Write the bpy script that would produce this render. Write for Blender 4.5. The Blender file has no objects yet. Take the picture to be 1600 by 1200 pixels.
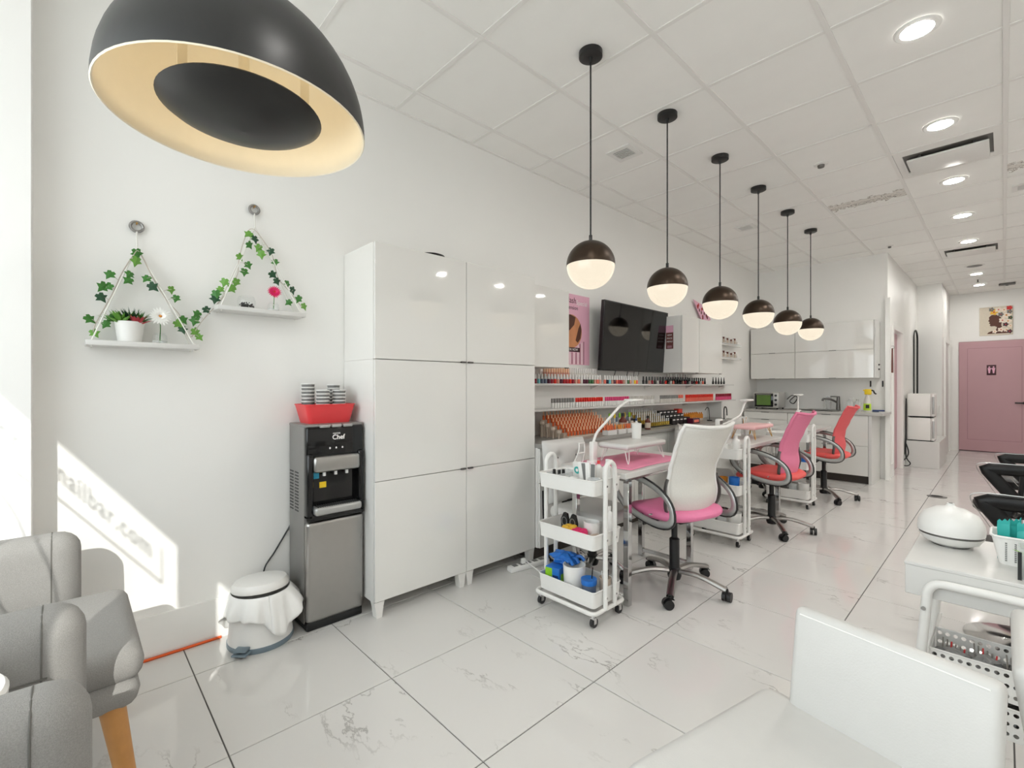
import bpy, bmesh, math, random
from mathutils import Vector, Matrix
random.seed(7)
PI = math.pi
R = math.radians
scene = bpy.context.scene
COL = scene.collection

# ------------------------------------------------------------------ camera, world, sun, exposure
cam_d = bpy.data.cameras.new('camera')
cam = bpy.data.objects.new('camera', cam_d); COL.objects.link(cam)
cam.location = (2.68, 0.0, 1.245)
cam.rotation_euler = (R(90), 0, R(46.54))
cam_d.sensor_width = 36.0
cam_d.lens = 728.0 / 1600.0 * 36.0
cam_d.shift_y = 2.5 / 1600.0
cam_d.clip_start = 0.02
scene.camera = cam

world = bpy.data.worlds.new('sky'); scene.world = world
world.use_nodes = True
bg = world.node_tree.nodes['Background']
bg.inputs['Color'].default_value = (0.93, 0.97, 1.0, 1)
bg.inputs['Strength'].default_value = 3.15

sun_d = bpy.data.lights.new('sun', 'SUN'); sun_d.energy = 3.6; sun_d.angle = R(0.3); sun_d.color = (1.0, 0.96, 0.9)
sun = bpy.data.objects.new('sun', sun_d); COL.objects.link(sun)
sun.rotation_euler = Vector((-2.0, 1.0, -1.3)).to_track_quat('-Z', 'Y').to_euler()
sun.location = (8, -6, 8)

DOWNLIGHT = 168.0
GLOBE = 0.79
vs = scene.view_settings
vs.view_transform = 'Standard'; vs.look = 'None'; vs.gamma = 1.0; vs.use_curve_mapping = False
vs.exposure = 0.3
cy = scene.cycles
cy.max_bounces = 10; cy.diffuse_bounces = 6; cy.glossy_bounces = 4; cy.transmission_bounces = 6; cy.transparent_max_bounces = 12
cy.caustics_reflective = False; cy.caustics_refractive = False; cy.sample_clamp_indirect = 4.0

# ------------------------------------------------------------------ materials
def lin(c):
    return tuple(((x/255.0)/12.92 if x/255.0 <= 0.04045 else ((x/255.0+0.055)/1.055)**2.4) for x in c)
MATS = {}
def mat(name, rgb, rough=0.5, metal=0.0, var=0.04, scale=30.0, bump=0.0, bscale=200.0, alpha=1.0, emit=None, estr=0.0, trans=0.0, coat=0.0, ior=None, spec=None):
    m = bpy.data.materials.new(name); m.use_nodes = True
    nt = m.node_tree; b = nt.nodes['Principled BSDF']
    c = lin(rgb)
    b.inputs['Roughness'].default_value = rough
    b.inputs['Metallic'].default_value = metal
    if var > 0:
        tc = nt.nodes.new('ShaderNodeTexCoord')
        nz = nt.nodes.new('ShaderNodeTexNoise'); nz.inputs['Scale'].default_value = scale; nz.inputs['Detail'].default_value = 3
        nt.links.new(tc.outputs['Object'], nz.inputs['Vector'])
        mx = nt.nodes.new('ShaderNodeMix'); mx.data_type = 'RGBA'
        mx.inputs[6].default_value = tuple(x*(1-var) for x in c)+(1,)
        mx.inputs[7].default_value = tuple(min(1, x*(1+var)) for x in c)+(1,)
        nt.links.new(nz.outputs['Fac'], mx.inputs[0])
        nt.links.new(mx.outputs[2], b.inputs['Base Color'])
    else:
        b.inputs['Base Color'].default_value = c+(1,)
    if bump > 0:
        tc = nt.nodes.new('ShaderNodeTexCoord')
        nz = nt.nodes.new('ShaderNodeTexNoise'); nz.inputs['Scale'].default_value = bscale; nz.inputs['Detail'].default_value = 2
        nt.links.new(tc.outputs['Object'], nz.inputs['Vector'])
        bp = nt.nodes.new('ShaderNodeBump'); bp.inputs['Strength'].default_value = bump; bp.inputs['Distance'].default_value = 0.004
        nt.links.new(nz.outputs['Fac'], bp.inputs['Height']); nt.links.new(bp.outputs['Normal'], b.inputs['Normal'])
    if alpha < 1: b.inputs['Alpha'].default_value = alpha
    if emit: 
        b.inputs['Emission Color'].default_value = lin(emit)+(1,); b.inputs['Emission Strength'].default_value = estr
    if trans: b.inputs['Transmission Weight'].default_value = trans
    if coat: b.inputs['Coat Weight'].default_value = coat; b.inputs['Coat Roughness'].default_value = 0.03
    if ior: b.inputs['IOR'].default_value = ior
    if spec is not None: b.inputs['Specular IOR Level'].default_value = spec
    MATS[name] = m
    return m
def glassmat(name, tint=(245, 250, 250), gloss=0.12):
    m = bpy.data.materials.new(name); m.use_nodes = True; nt = m.node_tree
    for n in list(nt.nodes):
        if n.type == 'BSDF_PRINCIPLED': nt.nodes.remove(n)
    out = nt.nodes['Material Output']
    t = nt.nodes.new('ShaderNodeBsdfTransparent'); t.inputs['Color'].default_value = lin(tint)+(1,)
    g = nt.nodes.new('ShaderNodeBsdfGlossy'); g.inputs['Roughness'].default_value = 0.02
    f = nt.nodes.new('ShaderNodeLayerWeight'); f.inputs['Blend'].default_value = 0.4
    q = nt.nodes.new('ShaderNodeMath'); q.operation = 'MULTIPLY_ADD'; q.inputs[1].default_value = gloss*1.6; q.inputs[2].default_value = 0.03; nt.links.new(f.outputs['Facing'], q.inputs[0])
    mx = nt.nodes.new('ShaderNodeMixShader')
    nt.links.new(q.outputs[0], mx.inputs[0]); nt.links.new(t.outputs[0], mx.inputs[1]); nt.links.new(g.outputs[0], mx.inputs[2])
    nt.links.new(mx.outputs[0], out.inputs['Surface'])
    MATS[name] = m
    return m

mat('wall_paint', (239, 238, 235), 0.42, var=0.015, scale=3, bump=0.03, bscale=120)
mat('column_white', (246, 245, 243), 0.4, var=0.01, scale=3)  # a touch whiter than the wall paint
mat('trim_paint', (240, 239, 236), 0.3, var=0.01)
mat('grout', (92, 90, 88), 0.8)
mat('tee_white', (236, 234, 231), 0.5, var=0.01)
mat('tile_ceiling', (245, 244, 241), 0.9, var=0.02, scale=6, bump=0.06, bscale=300)
mat('gloss_white', (227, 226, 222), 0.04, var=0.008, scale=2, spec=1.0)
mat('satin_white', (214, 213, 210), 0.3, var=0.015)
mat('cabinet_side', (234, 232, 228), 0.35, var=0.01)
mat('white_plastic', (232, 231, 228), 0.35, var=0.02)
mat('white_metal', (230, 229, 226), 0.35, var=0.02)
mat('white_leather', (206, 205, 202), 0.38, var=0.02, bump=0.08, bscale=260)
mat('black_metal', (28, 28, 28), 0.4, var=0.1)
mat('black_gloss', (10, 10, 12), 0.08, var=0.1)
mat('black_plastic', (24, 24, 25), 0.45, var=0.1)
mat('black_leather', (9, 8, 8), 0.38, var=0.15, bump=0.08, spec=0.35)
mat('chrome', (205, 205, 205), 0.08, 1.0, var=0.01)
mat('silver', (172, 170, 167), 0.28, 1.0, var=0.03)
mat('silver_paint', (176, 176, 174), 0.3, 0.55, var=0.03)
mat('dark_steel', (110, 108, 106), 0.35, 0.8, var=0.05)
mat('bronze', (62, 50, 40), 0.34, 0.75, var=0.35, scale=9)
mat('worktop_grey', (150, 148, 144), 0.35, var=0.06, scale=60)
mat('grey_fabric', (152, 150, 147), 0.95, var=0.3, scale=420, bump=0.5, bscale=700)
mat('grey_seam', (104, 102, 98), 0.95, var=0.1)
mat('oak', (190, 136, 76), 0.45, var=0.18, scale=22)
mat('pink_door', (190, 150, 156), 0.4, var=0.03, scale=4)
mat('pink_groove', (166, 124, 134), 0.5)
mat('maroon_dark', (62, 18, 30), 0.4)
mat('pink_seat', (232, 126, 168), 0.5, var=0.06, bump=0.1)
mat('coral_seat', (232, 88, 84), 0.5, var=0.06, bump=0.1)
mat('white_mesh', (222, 220, 214), 0.8, var=0.08, scale=160, bump=0.3, bscale=700)
mat('pink_mesh', (226, 128, 160), 0.8, var=0.08, scale=160, bump=0.3, bscale=700)
mat('coral_mesh', (224, 98, 102), 0.8, var=0.08, scale=160, bump=0.3, bscale=700)
mat('pink_mat', (232, 142, 172), 0.4, var=0.2, scale=7)
mat('red_plastic', (222, 62, 66), 0.35, var=0.04)
mat('cup_grey', (120, 120, 118), 0.5); mat('cup_white', (236, 235, 232), 0.5)
mat('orange_cord', (226, 92, 28), 0.5)
mat('leaf_green', (58, 120, 44), 0.5, var=0.3, scale=14)
mat('leaf_light', (104, 158, 62), 0.5, var=0.3, scale=14)
mat('leaf_dark', (30, 74, 44), 0.5, var=0.3, scale=14)
mat('vine', (196, 186, 176), 0.8, var=0.15)
mat('rope', (232, 230, 224), 0.9, var=0.1, scale=200)
mat('galvanised', (150, 148, 146), 0.4, 0.8)
mat('gold', (206, 158, 70), 0.3, 0.9)
mat('petal_white', (246, 246, 242), 0.6, var=0.03)
mat('petal_pink', (226, 42, 108), 0.6, var=0.2)
mat('succulent_red', (186, 70, 78), 0.6, var=0.2)
mat('pebble', (52, 50, 50), 0.7, var=0.4, scale=60)
mat('blue_grey', (116, 132, 142), 0.4)
mat('bag_white', (240, 240, 238), 0.45, var=0.02)
glassmat('glass_clear', (253, 254, 254), 0.1); glassmat('glass_window', (250, 252, 252), 0.1)
mat('acrylic', (235, 238, 238), 0.1, alpha=0.35, var=0)
mat('dome_lining', (250, 240, 218), 0.5, var=0.02)
mat('globe_glow', (40, 38, 34), 0.2, emit=(252, 238, 214), estr=GLOBE, var=0)
mat('bulb_glow', (255, 236, 200), 0.3, emit=(255, 236, 200), estr=14.0, var=0)
mat('downlight_glow', (255, 255, 250), 0.3, emit=(255, 252, 247), estr=DOWNLIGHT, var=0)
mat('screen', (7, 7, 8), 0.05, var=0.02, spec=0.6)
mat('paper_pink', (232, 178, 200), 0.5, var=0.03); mat('ink_dark', (66, 26, 34), 0.6); mat('ink_white', (244, 240, 238), 0.6)
mat('skin_print', (206, 140, 96), 0.6, var=0.3, scale=8); mat('hair_print', (84, 44, 28), 0.6, var=0.3, scale=10); mat('brown_print', (110, 62, 58), 0.6, var=0.05)
mat('canvas', (214, 204, 186), 0.7, var=0.06); mat('flower_yellow', (232, 184, 60), 0.6, var=0.1); mat('flower_cream', (236, 222, 206), 0.6, var=0.08); mat('flower_red', (196, 44, 42), 0.6, var=0.1); mat('flower_grey', (104, 106, 104), 0.6, var=0.2)
mat('cyan_sticker', (44, 168, 206), 0.4); mat('yellow_sticker', (246, 208, 30), 0.4)
mat('concrete', (206, 204, 200), 0.8, var=0.1, scale=3)
mat('screen_green', (96, 130, 58), 0.3, var=0.4, scale=5)
mat('spray_yellow', (240, 206, 34), 0.35); mat('spray_green', (190, 222, 60), 0.35)
mat('teal', (46, 170, 164), 0.4, var=0.15); mat('blue', (32, 110, 196), 0.4, var=0.15); mat('navy', (28, 52, 110), 0.4, var=0.1); mat('lime', (140, 200, 40), 0.45, var=0.15)
mat('amber', (206, 132, 40), 0.25, var=0.15); mat('copper', (206, 96, 48), 0.28, 0.25, var=0.12); mat('copper_cap', (240, 190, 150), 0.3)
mat('bottle_gold', (204, 172, 76), 0.25, 0.5, var=0.12); mat('orange_red', (214, 58, 40), 0.3, var=0.12); mat('brown_box', (96, 40, 28), 0.5, var=0.1)
mat('beige', (196, 180, 164), 0.6, var=0.08)
mat('mirror_glass', (230, 230, 230), 0.03, 1.0, var=0)
mat('oven_grey', (196, 194, 190), 0.35, 0.3)
mat('body_grey', (136, 134, 131), 0.4, 0.3)
mat('worktop_pale', (186, 184, 180), 0.35)
mat('toe_dark', (60, 52, 46), 0.6)
mat('dark_gap', (40, 40, 40), 0.7)
mat('vent_grey', (120, 118, 115), 0.6)
mat('grey_jar', (150, 150, 150), 0.3, var=0.3, scale=40)
for nm, c in dict(red=(178, 22, 34), crimson=(140, 14, 40), scarlet=(222, 44, 32), plum=(86, 22, 48), coral=(236, 112, 92), yellow=(238, 196, 40), green=(58, 104, 58), slate=(96, 108, 130), aqua=(120, 196, 206), nude=(206, 150, 132), navyp=(30, 34, 60), black=(18, 16, 18), pinkp=(226, 78, 128), clear=(214, 210, 204), smoke=(140, 138, 136), darkgrey=(84, 82, 80)).items():
    mat('polish_'+nm, c, 0.12, var=0.05)

def stain_mat():
    m = mat('tile_stained', (245, 244, 241), 0.9, var=0.0); nt = m.node_tree; b = nt.nodes['Principled BSDF']
    tc = nt.nodes.new('ShaderNodeTexCoord'); sp = nt.nodes.new('ShaderNodeSeparateXYZ'); nt.links.new(tc.outputs['Object'], sp.inputs[0])
    nz = nt.nodes.new('ShaderNodeTexNoise'); nz.inputs['Scale'].default_value = 7; nz.inputs['Detail'].default_value = 10; nz.inputs['Distortion'].default_value = 2.5
    nt.links.new(tc.outputs['Object'], nz.inputs['Vector'])
    ab = nt.nodes.new('ShaderNodeMath'); ab.operation = 'MULTIPLY_ADD'; ab.inputs[1].default_value = 0.35; nt.links.new(nz.outputs['Fac'], ab.inputs[0])
    ng = nt.nodes.new('ShaderNodeMath'); ng.operation = 'MULTIPLY'; ng.inputs[1].default_value = -1.0; nt.links.new(sp.outputs['Y'], ng.inputs[0]); nt.links.new(ng.outputs[0], ab.inputs[2])
    rp = nt.nodes.new('ShaderNodeValToRGB'); e = rp.color_ramp.elements
    w = lin((245, 244, 241))+(1,); d = lin((120, 110, 102))+(1,); l = lin((226, 222, 216))+(1,)
    e[0].position = 0.04; e[0].color = w; e[1].position = 0.5; e[1].color = w
    for p, c in ((0.055, d), (0.068, l), (0.10, l), (0.108, d), (0.118, l), (0.19, l), (0.20, d), (0.212, w)):
        q = e.new(p); q.color = c
    nt.links.new(ab.outputs[0], rp.inputs[0]); nt.links.new(rp.outputs[0], b.inputs['Base Color'])
stain_mat()

def marble_mat():
    m = bpy.data.materials.new('marble_tile'); m.use_nodes = True; nt = m.node_tree; b = nt.nodes['Principled BSDF']
    b.inputs['Roughness'].default_value = 0.07
    tc = nt.nodes.new('ShaderNodeTexCoord'); oi = nt.nodes.new('ShaderNodeObjectInfo')
    add = nt.nodes.new('ShaderNodeVectorMath'); add.operation = 'MULTIPLY_ADD'
    nt.links.new(oi.outputs['Random'], add.inputs[0]); add.inputs[1].default_value = (37, 53, 11); nt.links.new(tc.outputs['Object'], add.inputs[2])
    mp = nt.nodes.new('ShaderNodeMapping'); mp.inputs['Rotation'].default_value = (0, 0, 0.6); mp.inputs['Scale'].default_value = (1.0, 2.2, 1.0)
    nt.links.new(add.outputs[0], mp.inputs['Vector'])
    nz = nt.nodes.new('ShaderNodeTexNoise'); nz.inputs['Scale'].default_value = 1.25; nz.inputs['Detail'].default_value = 7; nz.inputs['Roughness'].default_value = 0.6; nz.inputs['Distortion'].default_value = 0.25
    nt.links.new(mp.outputs[0], nz.inputs['Vector'])
    s1 = nt.nodes.new('ShaderNodeMath'); s1.operation = 'SUBTRACT'; s1.inputs[1].default_value = 0.5; nt.links.new(nz.outputs['Fac'], s1.inputs[0])
    a1 = nt.nodes.new('ShaderNodeMath'); a1.operation = 'ABSOLUTE'; nt.links.new(s1.outputs[0], a1.inputs[0])
    r1 = nt.nodes.new('ShaderNodeValToRGB'); r1.color_ramp.elements[0].position = 0.0; r1.color_ramp.elements[0].color = (1, 1, 1, 1); r1.color_ramp.elements[1].position = 0.008; r1.color_ramp.elements[1].color = (0, 0, 0, 1)
    nt.links.new(a1.outputs[0], r1.inputs[0])
    nz2 = nt.nodes.new('ShaderNodeTexNoise'); nz2.inputs['Scale'].default_value = 2.2; nz2.inputs['Detail'].default_value = 2
    nt.links.new(add.outputs[0], nz2.inputs['Vector'])
    r2 = nt.nodes.new('ShaderNodeValToRGB'); r2.color_ramp.elements[0].position = 0.48; r2.color_ramp.elements[1].position = 0.68
    nt.links.new(nz2.outputs['Fac'], r2.inputs[0])
    mu = nt.nodes.new('ShaderNodeMath'); mu.operation = 'MULTIPLY'; nt.links.new(r1.outputs[0], mu.inputs[0]); nt.links.new(r2.outputs[0], mu.inputs[1])
    mx = nt.nodes.new('ShaderNodeMix'); mx.data_type = 'RGBA'
    mx.inputs[6].default_value = lin((216, 214, 211))+(1,); mx.inputs[7].default_value = lin((140, 136, 132))+(1,)
    nt.links.new(mu.outputs[0], mx.inputs[0]); nt.links.new(mx.outputs[2], b.inputs['Base Color'])
    MATS['marble_tile'] = m
marble_mat()

# ------------------------------------------------------------------ mesh helpers
class MB:
    def __init__(s): s.v = []; s.f = []
    def add(s, vs_, fs):
        o = len(s.v); s.v += [tuple(p) for p in vs_]; s.f += [tuple(i+o for i in f) for f in fs]; return s
    def box(s, x0, y0, z0, x1, y1, z1):
        return s.add([(x0,y0,z0),(x1,y0,z0),(x1,y1,z0),(x0,y1,z0),(x0,y0,z1),(x1,y0,z1),(x1,y1,z1),(x0,y1,z1)],
                     [(0,3,2,1),(4,5,6,7),(0,1,5,4),(1,2,6,5),(2,3,7,6),(3,0,4,7)])
    def bm(s, b):
        b.verts.index_update(); s.add([v.co[:] for v in b.verts], [[v.index for v in f.verts] for f in b.faces]); b.free(); return s
    def rbox(s, x0, y0, z0, x1, y1, z1, r=0.01, seg=2, M=None):
        b = bmesh.new(); bmesh.ops.create_cube(b, size=1.0)
        sx, sy, sz = x1-x0, y1-y0, z1-z0
        for v in b.verts: v.co = Vector((v.co.x*sx+(x0+x1)/2, v.co.y*sy+(y0+y1)/2, v.co.z*sz+(z0+z1)/2))
        r = min(r, 0.49*min(sx, sy, sz))
        bmesh.ops.bevel(b, geom=list(b.edges), offset=r, offset_type='OFFSET', segments=seg, profile=0.5, affect='EDGES')
        if M: bmesh.ops.transform(b, matrix=M, verts=b.verts)
        return s.bm(b)
    def cyl(s, p0, p1, r0, r1=None, n=14, cap=True):
        r1 = r0 if r1 is None else r1
        p0 = Vector(p0); p1 = Vector(p1); d = (p1-p0).normalized()
        a = d.orthogonal().normalized(); b = d.cross(a)
        vs_ = []
        for p, r in ((p0, r0), (p1, r1)):
            for k in range(n):
                t = 2*PI*k/n; vs_.append(p+a*(r*math.cos(t))+b*(r*math.sin(t)))
        fs = [(k, (k+1) % n, n+(k+1) % n, n+k) for k in range(n)]
        if cap: fs += [tuple(range(n-1, -1, -1)), tuple(range(n, 2*n))]
        return s.add(vs_, fs)
    def tube(s, pts, r, n=8, closed=False, flat=None, upv=None):
        P = [Vector(p) for p in pts]; m = len(P); vs_ = []; fs = []
        prev = None
        for i in range(m):
            if closed: d = (P[(i+1) % m]-P[i-1])
            else: d = P[min(i+1, m-1)]-P[max(i-1, 0)]
            d.normalize()
            if upv is not None: a = Vector(upv) - d*Vector(upv).dot(d)
            elif prev is None: a = d.orthogonal()
            else: a = prev - d*prev.dot(d)
            a.normalize(); prev = a; b = d.cross(a)
            rr = r[i] if isinstance(r, (list, tuple)) else r
            ra, rb = (rr, rr) if flat is None else flat
            for k in range(n):
                t = 2*PI*k/n; vs_.append(P[i]+a*(ra*math.cos(t))+b*(rb*math.sin(t)))
        q = m if closed else m-1
        for i in range(q):
            j = (i+1) % m
            for k in range(n):
                fs.append((i*n+k, i*n+(k+1) % n, j*n+(k+1) % n, j*n+k))
        if not closed: fs += [tuple(range(n-1, -1, -1)), tuple((m-1)*n+k for k in range(n))]
        return s.add(vs_, fs)
    def lathe(s, prof, n=24, c=(0, 0, 0), sx=1.0, sy=1.0):
        vs_ = []; fs = []; m = len(prof)
        for r, z in prof:
            for k in range(n):
                t = 2*PI*k/n; vs_.append((c[0]+sx*r*math.cos(t), c[1]+sy*r*math.sin(t), c[2]+z))
        for i in range(m-1):
            for k in range(n):
                fs.append((i*n+k, i*n+(k+1) % n, (i+1)*n+(k+1) % n, (i+1)*n+k))
        if prof[0][0] > 1e-4: fs.append(tuple(range(n-1, -1, -1)))
        if prof[-1][0] > 1e-4: fs.append(tuple((m-1)*n+k for k in range(n)))
        return s.add(vs_, fs)
    def shell(s, prof, n=24, c=(0, 0, 0)):       # lathe with no caps
        vs_ = []; fs = []; m = len(prof)
        for r, z in prof:
            for k in range(n):
                t = 2*PI*k/n; vs_.append((c[0]+r*math.cos(t), c[1]+r*math.sin(t), c[2]+z))
        for i in range(m-1):
            for k in range(n): fs.append((i*n+k, i*n+(k+1) % n, (i+1)*n+(k+1) % n, (i+1)*n+k))
        return s.add(vs_, fs)
    def prism(s, poly, lo, hi, plane='yz'):      # polygon extruded along the axis left over
        n = len(poly)
        def pt(a, b, h): return {'yz': (h, a, b), 'xz': (a, h, b), 'xy': (a, b, h)}[plane]
        return s.add([pt(a, b, lo) for a, b in poly]+[pt(a, b, hi) for a, b in poly],
                     [tuple(range(n-1, -1, -1)), tuple(range(n, 2*n))]+[(k, (k+1) % n, n+(k+1) % n, n+k) for k in range(n)])
    def grid(s, fn, nu, nv):
        vs_ = [fn(i/nu, j/nv) for j in range(nv+1) for i in range(nu+1)]
        w = nu+1
        return s.add(vs_, [(j*w+i, j*w+i+1, (j+1)*w+i+1, (j+1)*w+i) for j in range(nv) for i in range(nu)])
    def xf(s, M):
        s.v = [tuple(M @ Vector(p)) for p in s.v]; return s
    def mesh(s, name, m, smooth=True, ang=38):
        me = bpy.data.meshes.new(name); me.from_pydata(s.v, [], s.f); me.validate()
        b = bmesh.new(); b.from_mesh(me); bmesh.ops.recalc_face_normals(b, faces=b.faces); b.to_mesh(me); b.free()
        if m: me.materials.append(MATS[m])
        if smooth:
            me.shade_smooth(); me.set_sharp_from_angle(angle=R(ang))
        return me
    def build(s, name, m, parent=None, loc=None, rot=None, smooth=True, ang=38):
        return place(name, s.mesh(name, m, smooth, ang), parent, loc, rot)
def place(name, me, parent=None, loc=None, rot=None):
    o = bpy.data.objects.new(name, me); COL.objects.link(o)
    if parent: o.parent = parent
    if loc: o.location = loc
    if rot: o.rotation_euler = rot
    return o
def solidify(o, t, off=0.0):
    md = o.modifiers.new('thickness', 'SOLIDIFY'); md.thickness = t; md.offset = off; return o
def tag(o, label, cat, group=None):
    o['label'] = label; o['category'] = cat
    if group: o['group'] = group
    return o
def struct(o, label=None):
    o['kind'] = 'structure'
    if label: o['label'] = label
    return o
def thing(name, label, cat, loc=(0, 0, 0), rz=0.0, group=None):
    o = bpy.data.objects.new(name, None); COL.objects.link(o); o.empty_display_size = 0.05
    o.location = loc; o.rotation_euler = (0, 0, rz)
    return tag(o, label, cat, group)
def copy_tree(o, parent=None):
    c = o.copy(); COL.objects.link(c)
    if parent: c.parent = parent
    for ch in list(o.children): copy_tree(ch, c)
    return c
def text_mesh(body, size, m, depth=0.001, face='X', align='CENTER', bold=0.0, space=1.0):
    cu = bpy.data.curves.new('lettering', 'FONT'); cu.body = body; cu.size = size; cu.extrude = depth; cu.align_x = align; cu.offset = bold; cu.space_character = space
    ob = bpy.data.objects.new('lettering', cu); COL.objects.link(ob)
    dg = bpy.context.evaluated_depsgraph_get()
    me = bpy.data.meshes.new_from_object(ob.evaluated_get(dg))
    bpy.data.objects.remove(ob); bpy.data.curves.remove(cu)
    if face == 'X': M = Matrix(((0, 0, 1), (1, 0, 0), (0, 1, 0))).to_4x4()      # read from +X
    else: M = Matrix(((1, 0, 0), (0, 0, -1), (0, 1, 0))).to_4x4()               # read from -Y
    me.transform(M); me.materials.clear(); me.materials.append(MATS[m])
    return me
def ell(cx_, cy_, a, b, n=24, t0=0.0, t1=2*PI):
    return [(cx_+a*math.cos(t0+(t1-t0)*k/n), cy_+b*math.sin(t0+(t1-t0)*k/n)) for k in range(n)]
def spline(pts, n=6):
    P = [Vector(p) for p in pts]; out = []
    for i in range(len(P)-1):
        p0 = P[max(i-1, 0)]; p1 = P[i]; p2 = P[i+1]; p3 = P[min(i+2, len(P)-1)]
        for k in range(n):
            t = k/n
            out.append(0.5*((2*p1)+(p2-p0)*t+(2*p0-5*p1+4*p2-p3)*t*t+(3*p1-p0-3*p2+p3)*t**3))
    out.append(P[-1]); return out
# ------------------------------------------------------------------ the room
H = 3.005; XR = 5.3; YF = -1.0; YB = 12.5
def wall(name, boxes, m='wall_paint'):
    b = MB()
    for q in boxes: b.box(*q)
    return struct(b.build(name, m, smooth=False))
wall('wall_left', [(-0.15, YF-0.1, -0.05, 0, 7.87, 3.1)])
wall('wall_pier', [(0, YF, 0, 0.14, -0.109, H)], 'column_white')
wall('wall_kitchen', [(-0.15, 7.87, -0.05, 1.62, 8.02, 3.1)])
wall('wall_passage', [(1.47, 8.02, -0.05, 1.62, 8.3, 3.1), (1.47, 8.3, 2.03, 1.62, 9.12, 3.1), (1.47, 9.12, -0.05, 1.62, 10.9, 3.1)])
wall('wall_jog', [(1.47, 10.9, -0.05, 1.95, 12.65, 3.1)])
wall('wall_far', [(1.95, YB, -0.05, XR+0.15, YB+0.15, 3.1)])
wall('wall_right', [(XR, YF-0.1, -0.05, XR+0.15, YB, 3.1)])
# pilaster casing at the kitchen end and baseboards
wall('trim_1', [(1.605, 7.80, 0, 1.655, 7.90, H-0.6)], 'trim_paint')
wall('baseboard_left', [(0, -0.109, 0, 0.014, 2.38, 0.195)], 'trim_paint')
wall('baseboard_pier', [(0.14, YF, 0, 0.154, -0.109, 0.195)], 'trim_paint')
wall('baseboard_passage', [(1.62, 7.90, 0, 1.634, 8.22, 0.18), (1.62, 9.2, 0, 1.634, 10.9, 0.18), (1.62, 10.886, 0, 1.95, 10.9, 0.18)], 'trim_paint')
wall('baseboard_far', [(1.95, YB-0.014, 0, 1.985, YB, 0.14), (3.12, YB-0.014, 0, XR, YB, 0.14)], 'trim_paint')
wall('baseboard_right', [(XR-0.014, YF, 0, XR, YB, 0.14)], 'trim_paint')

# floor: grout bed and each polished tile
fl = struct(MB().box(-0.15, YF-0.1, -0.08, XR+0.15, YB+0.15, -0.004).build('floor', 'grout', smooth=False))
FX0, FY0, FP, G = 0.285, 0.387, 0.605, 0.0022
def cuts(lo, hi, o, p):
    k = math.floor((lo-o)/p)+1; c = [lo]
    while o+k*p < hi-0.02:
        if o+k*p > lo+0.02: c.append(o+k*p)
        k += 1
    return c+[hi]
tile_cache = {}
def tile_obj(name, x0, x1, y0, y1, zlo, zhi, m, parent, bev, key):
    k = (key, round(x1-x0, 3), round(y1-y0, 3))
    if k not in tile_cache:
        a, b_ = (x1-x0)/2, (y1-y0)/2; e = bev; mb = MB()
        if key == 'floor':
            mb.add([(-a,-b_,zlo),(a,-b_,zlo),(a,b_,zlo),(-a,b_,zlo),(-a,-b_,zhi-e),(a,-b_,zhi-e),(a,b_,zhi-e),(-a,b_,zhi-e),(-a+e,-b_+e,zhi),(a-e,-b_+e,zhi),(a-e,b_-e,zhi),(-a+e,b_-e,zhi)],
                   [(0,1,5,4),(1,2,6,5),(2,3,7,6),(3,0,4,7),(4,5,9,8),(5,6,10,9),(6,7,11,10),(7,4,8,11),(8,9,10,11)])
        else:
            mb.add([(-a,-b_,zhi),(a,-b_,zhi),(a,b_,zhi),(-a,b_,zhi),(-a,-b_,zlo+e),(a,-b_,zlo+e),(a,b_,zlo+e),(-a,b_,zlo+e),(-a+e,-b_+e,zlo),(a-e,-b_+e,zlo),(a-e,b_-e,zlo),(-a+e,b_-e,zlo)],
                   [(0,1,5,4),(1,2,6,5),(2,3,7,6),(3,0,4,7),(4,5,9,8),(5,6,10,9),(6,7,11,10),(7,4,8,11),(8,9,10,11)])
        tile_cache[k] = mb.mesh(name, m, smooth=False)
    me = tile_cache[k]
    return place(name, me, parent, ((x0+x1)/2, (y0+y1)/2, 0))
xs = cuts(0, XR, FX0, FP); ys = cuts(YF, YB, FY0, FP)
for i in range(len(xs)-1):
    for j in range(len(ys)-1):
        x0, x1, y0, y1 = xs[i], xs[i+1], ys[j], ys[j+1]
        if x1 < 1.5 and y0 > 7.9: continue
        tile_obj('floor_tile', x0+G, x1-G, y0+G, y1-G, -0.01, 0.0, 'marble_tile', fl, 0.0012, 'floor')

# ceiling: slab, tees and each lay-in tile
ce = struct(MB().box(-0.15, YF-0.1, 3.04, XR+0.15, YB+0.15, 3.12).build('ceiling', 'tee_white', smooth=False))
CX0, CY0, CP = 0.25, 1.51, 0.6096
xs = cuts(0, XR, CX0, CP); ys = cuts(YF, YB, CY0, CP)
for x in xs[1:-1]:
    y_end = 7.87 if x < 1.6 else (10.9 if x < 1.95 else YB)
    MB().box(x-0.012, YF, H, x+0.012, y_end, H+0.034).build('ceiling_tee', 'tee_white', ce, smooth=False)
for y in ys[1:-1]:
    x_st = 0 if y < 7.87 else (1.62 if y < 10.9 else 1.95)
    MB().box(x_st, y-0.012, H+0.0015, XR, y+0.012, H+0.034).build('ceiling_tee', 'tee_white', ce, smooth=False)
MB().box(0, YF, H, 0.02, 7.87, H+0.034).build('wall_angle', 'tee_white', ce, smooth=False)
def skip_tile(x0, y0):
    for (ax, ay) in ((2.385, 4.85), (2.385, 8.5)):
        if x0 < ax < x0+CP and y0 < ay < y0+CP: return True
    return False
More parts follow.
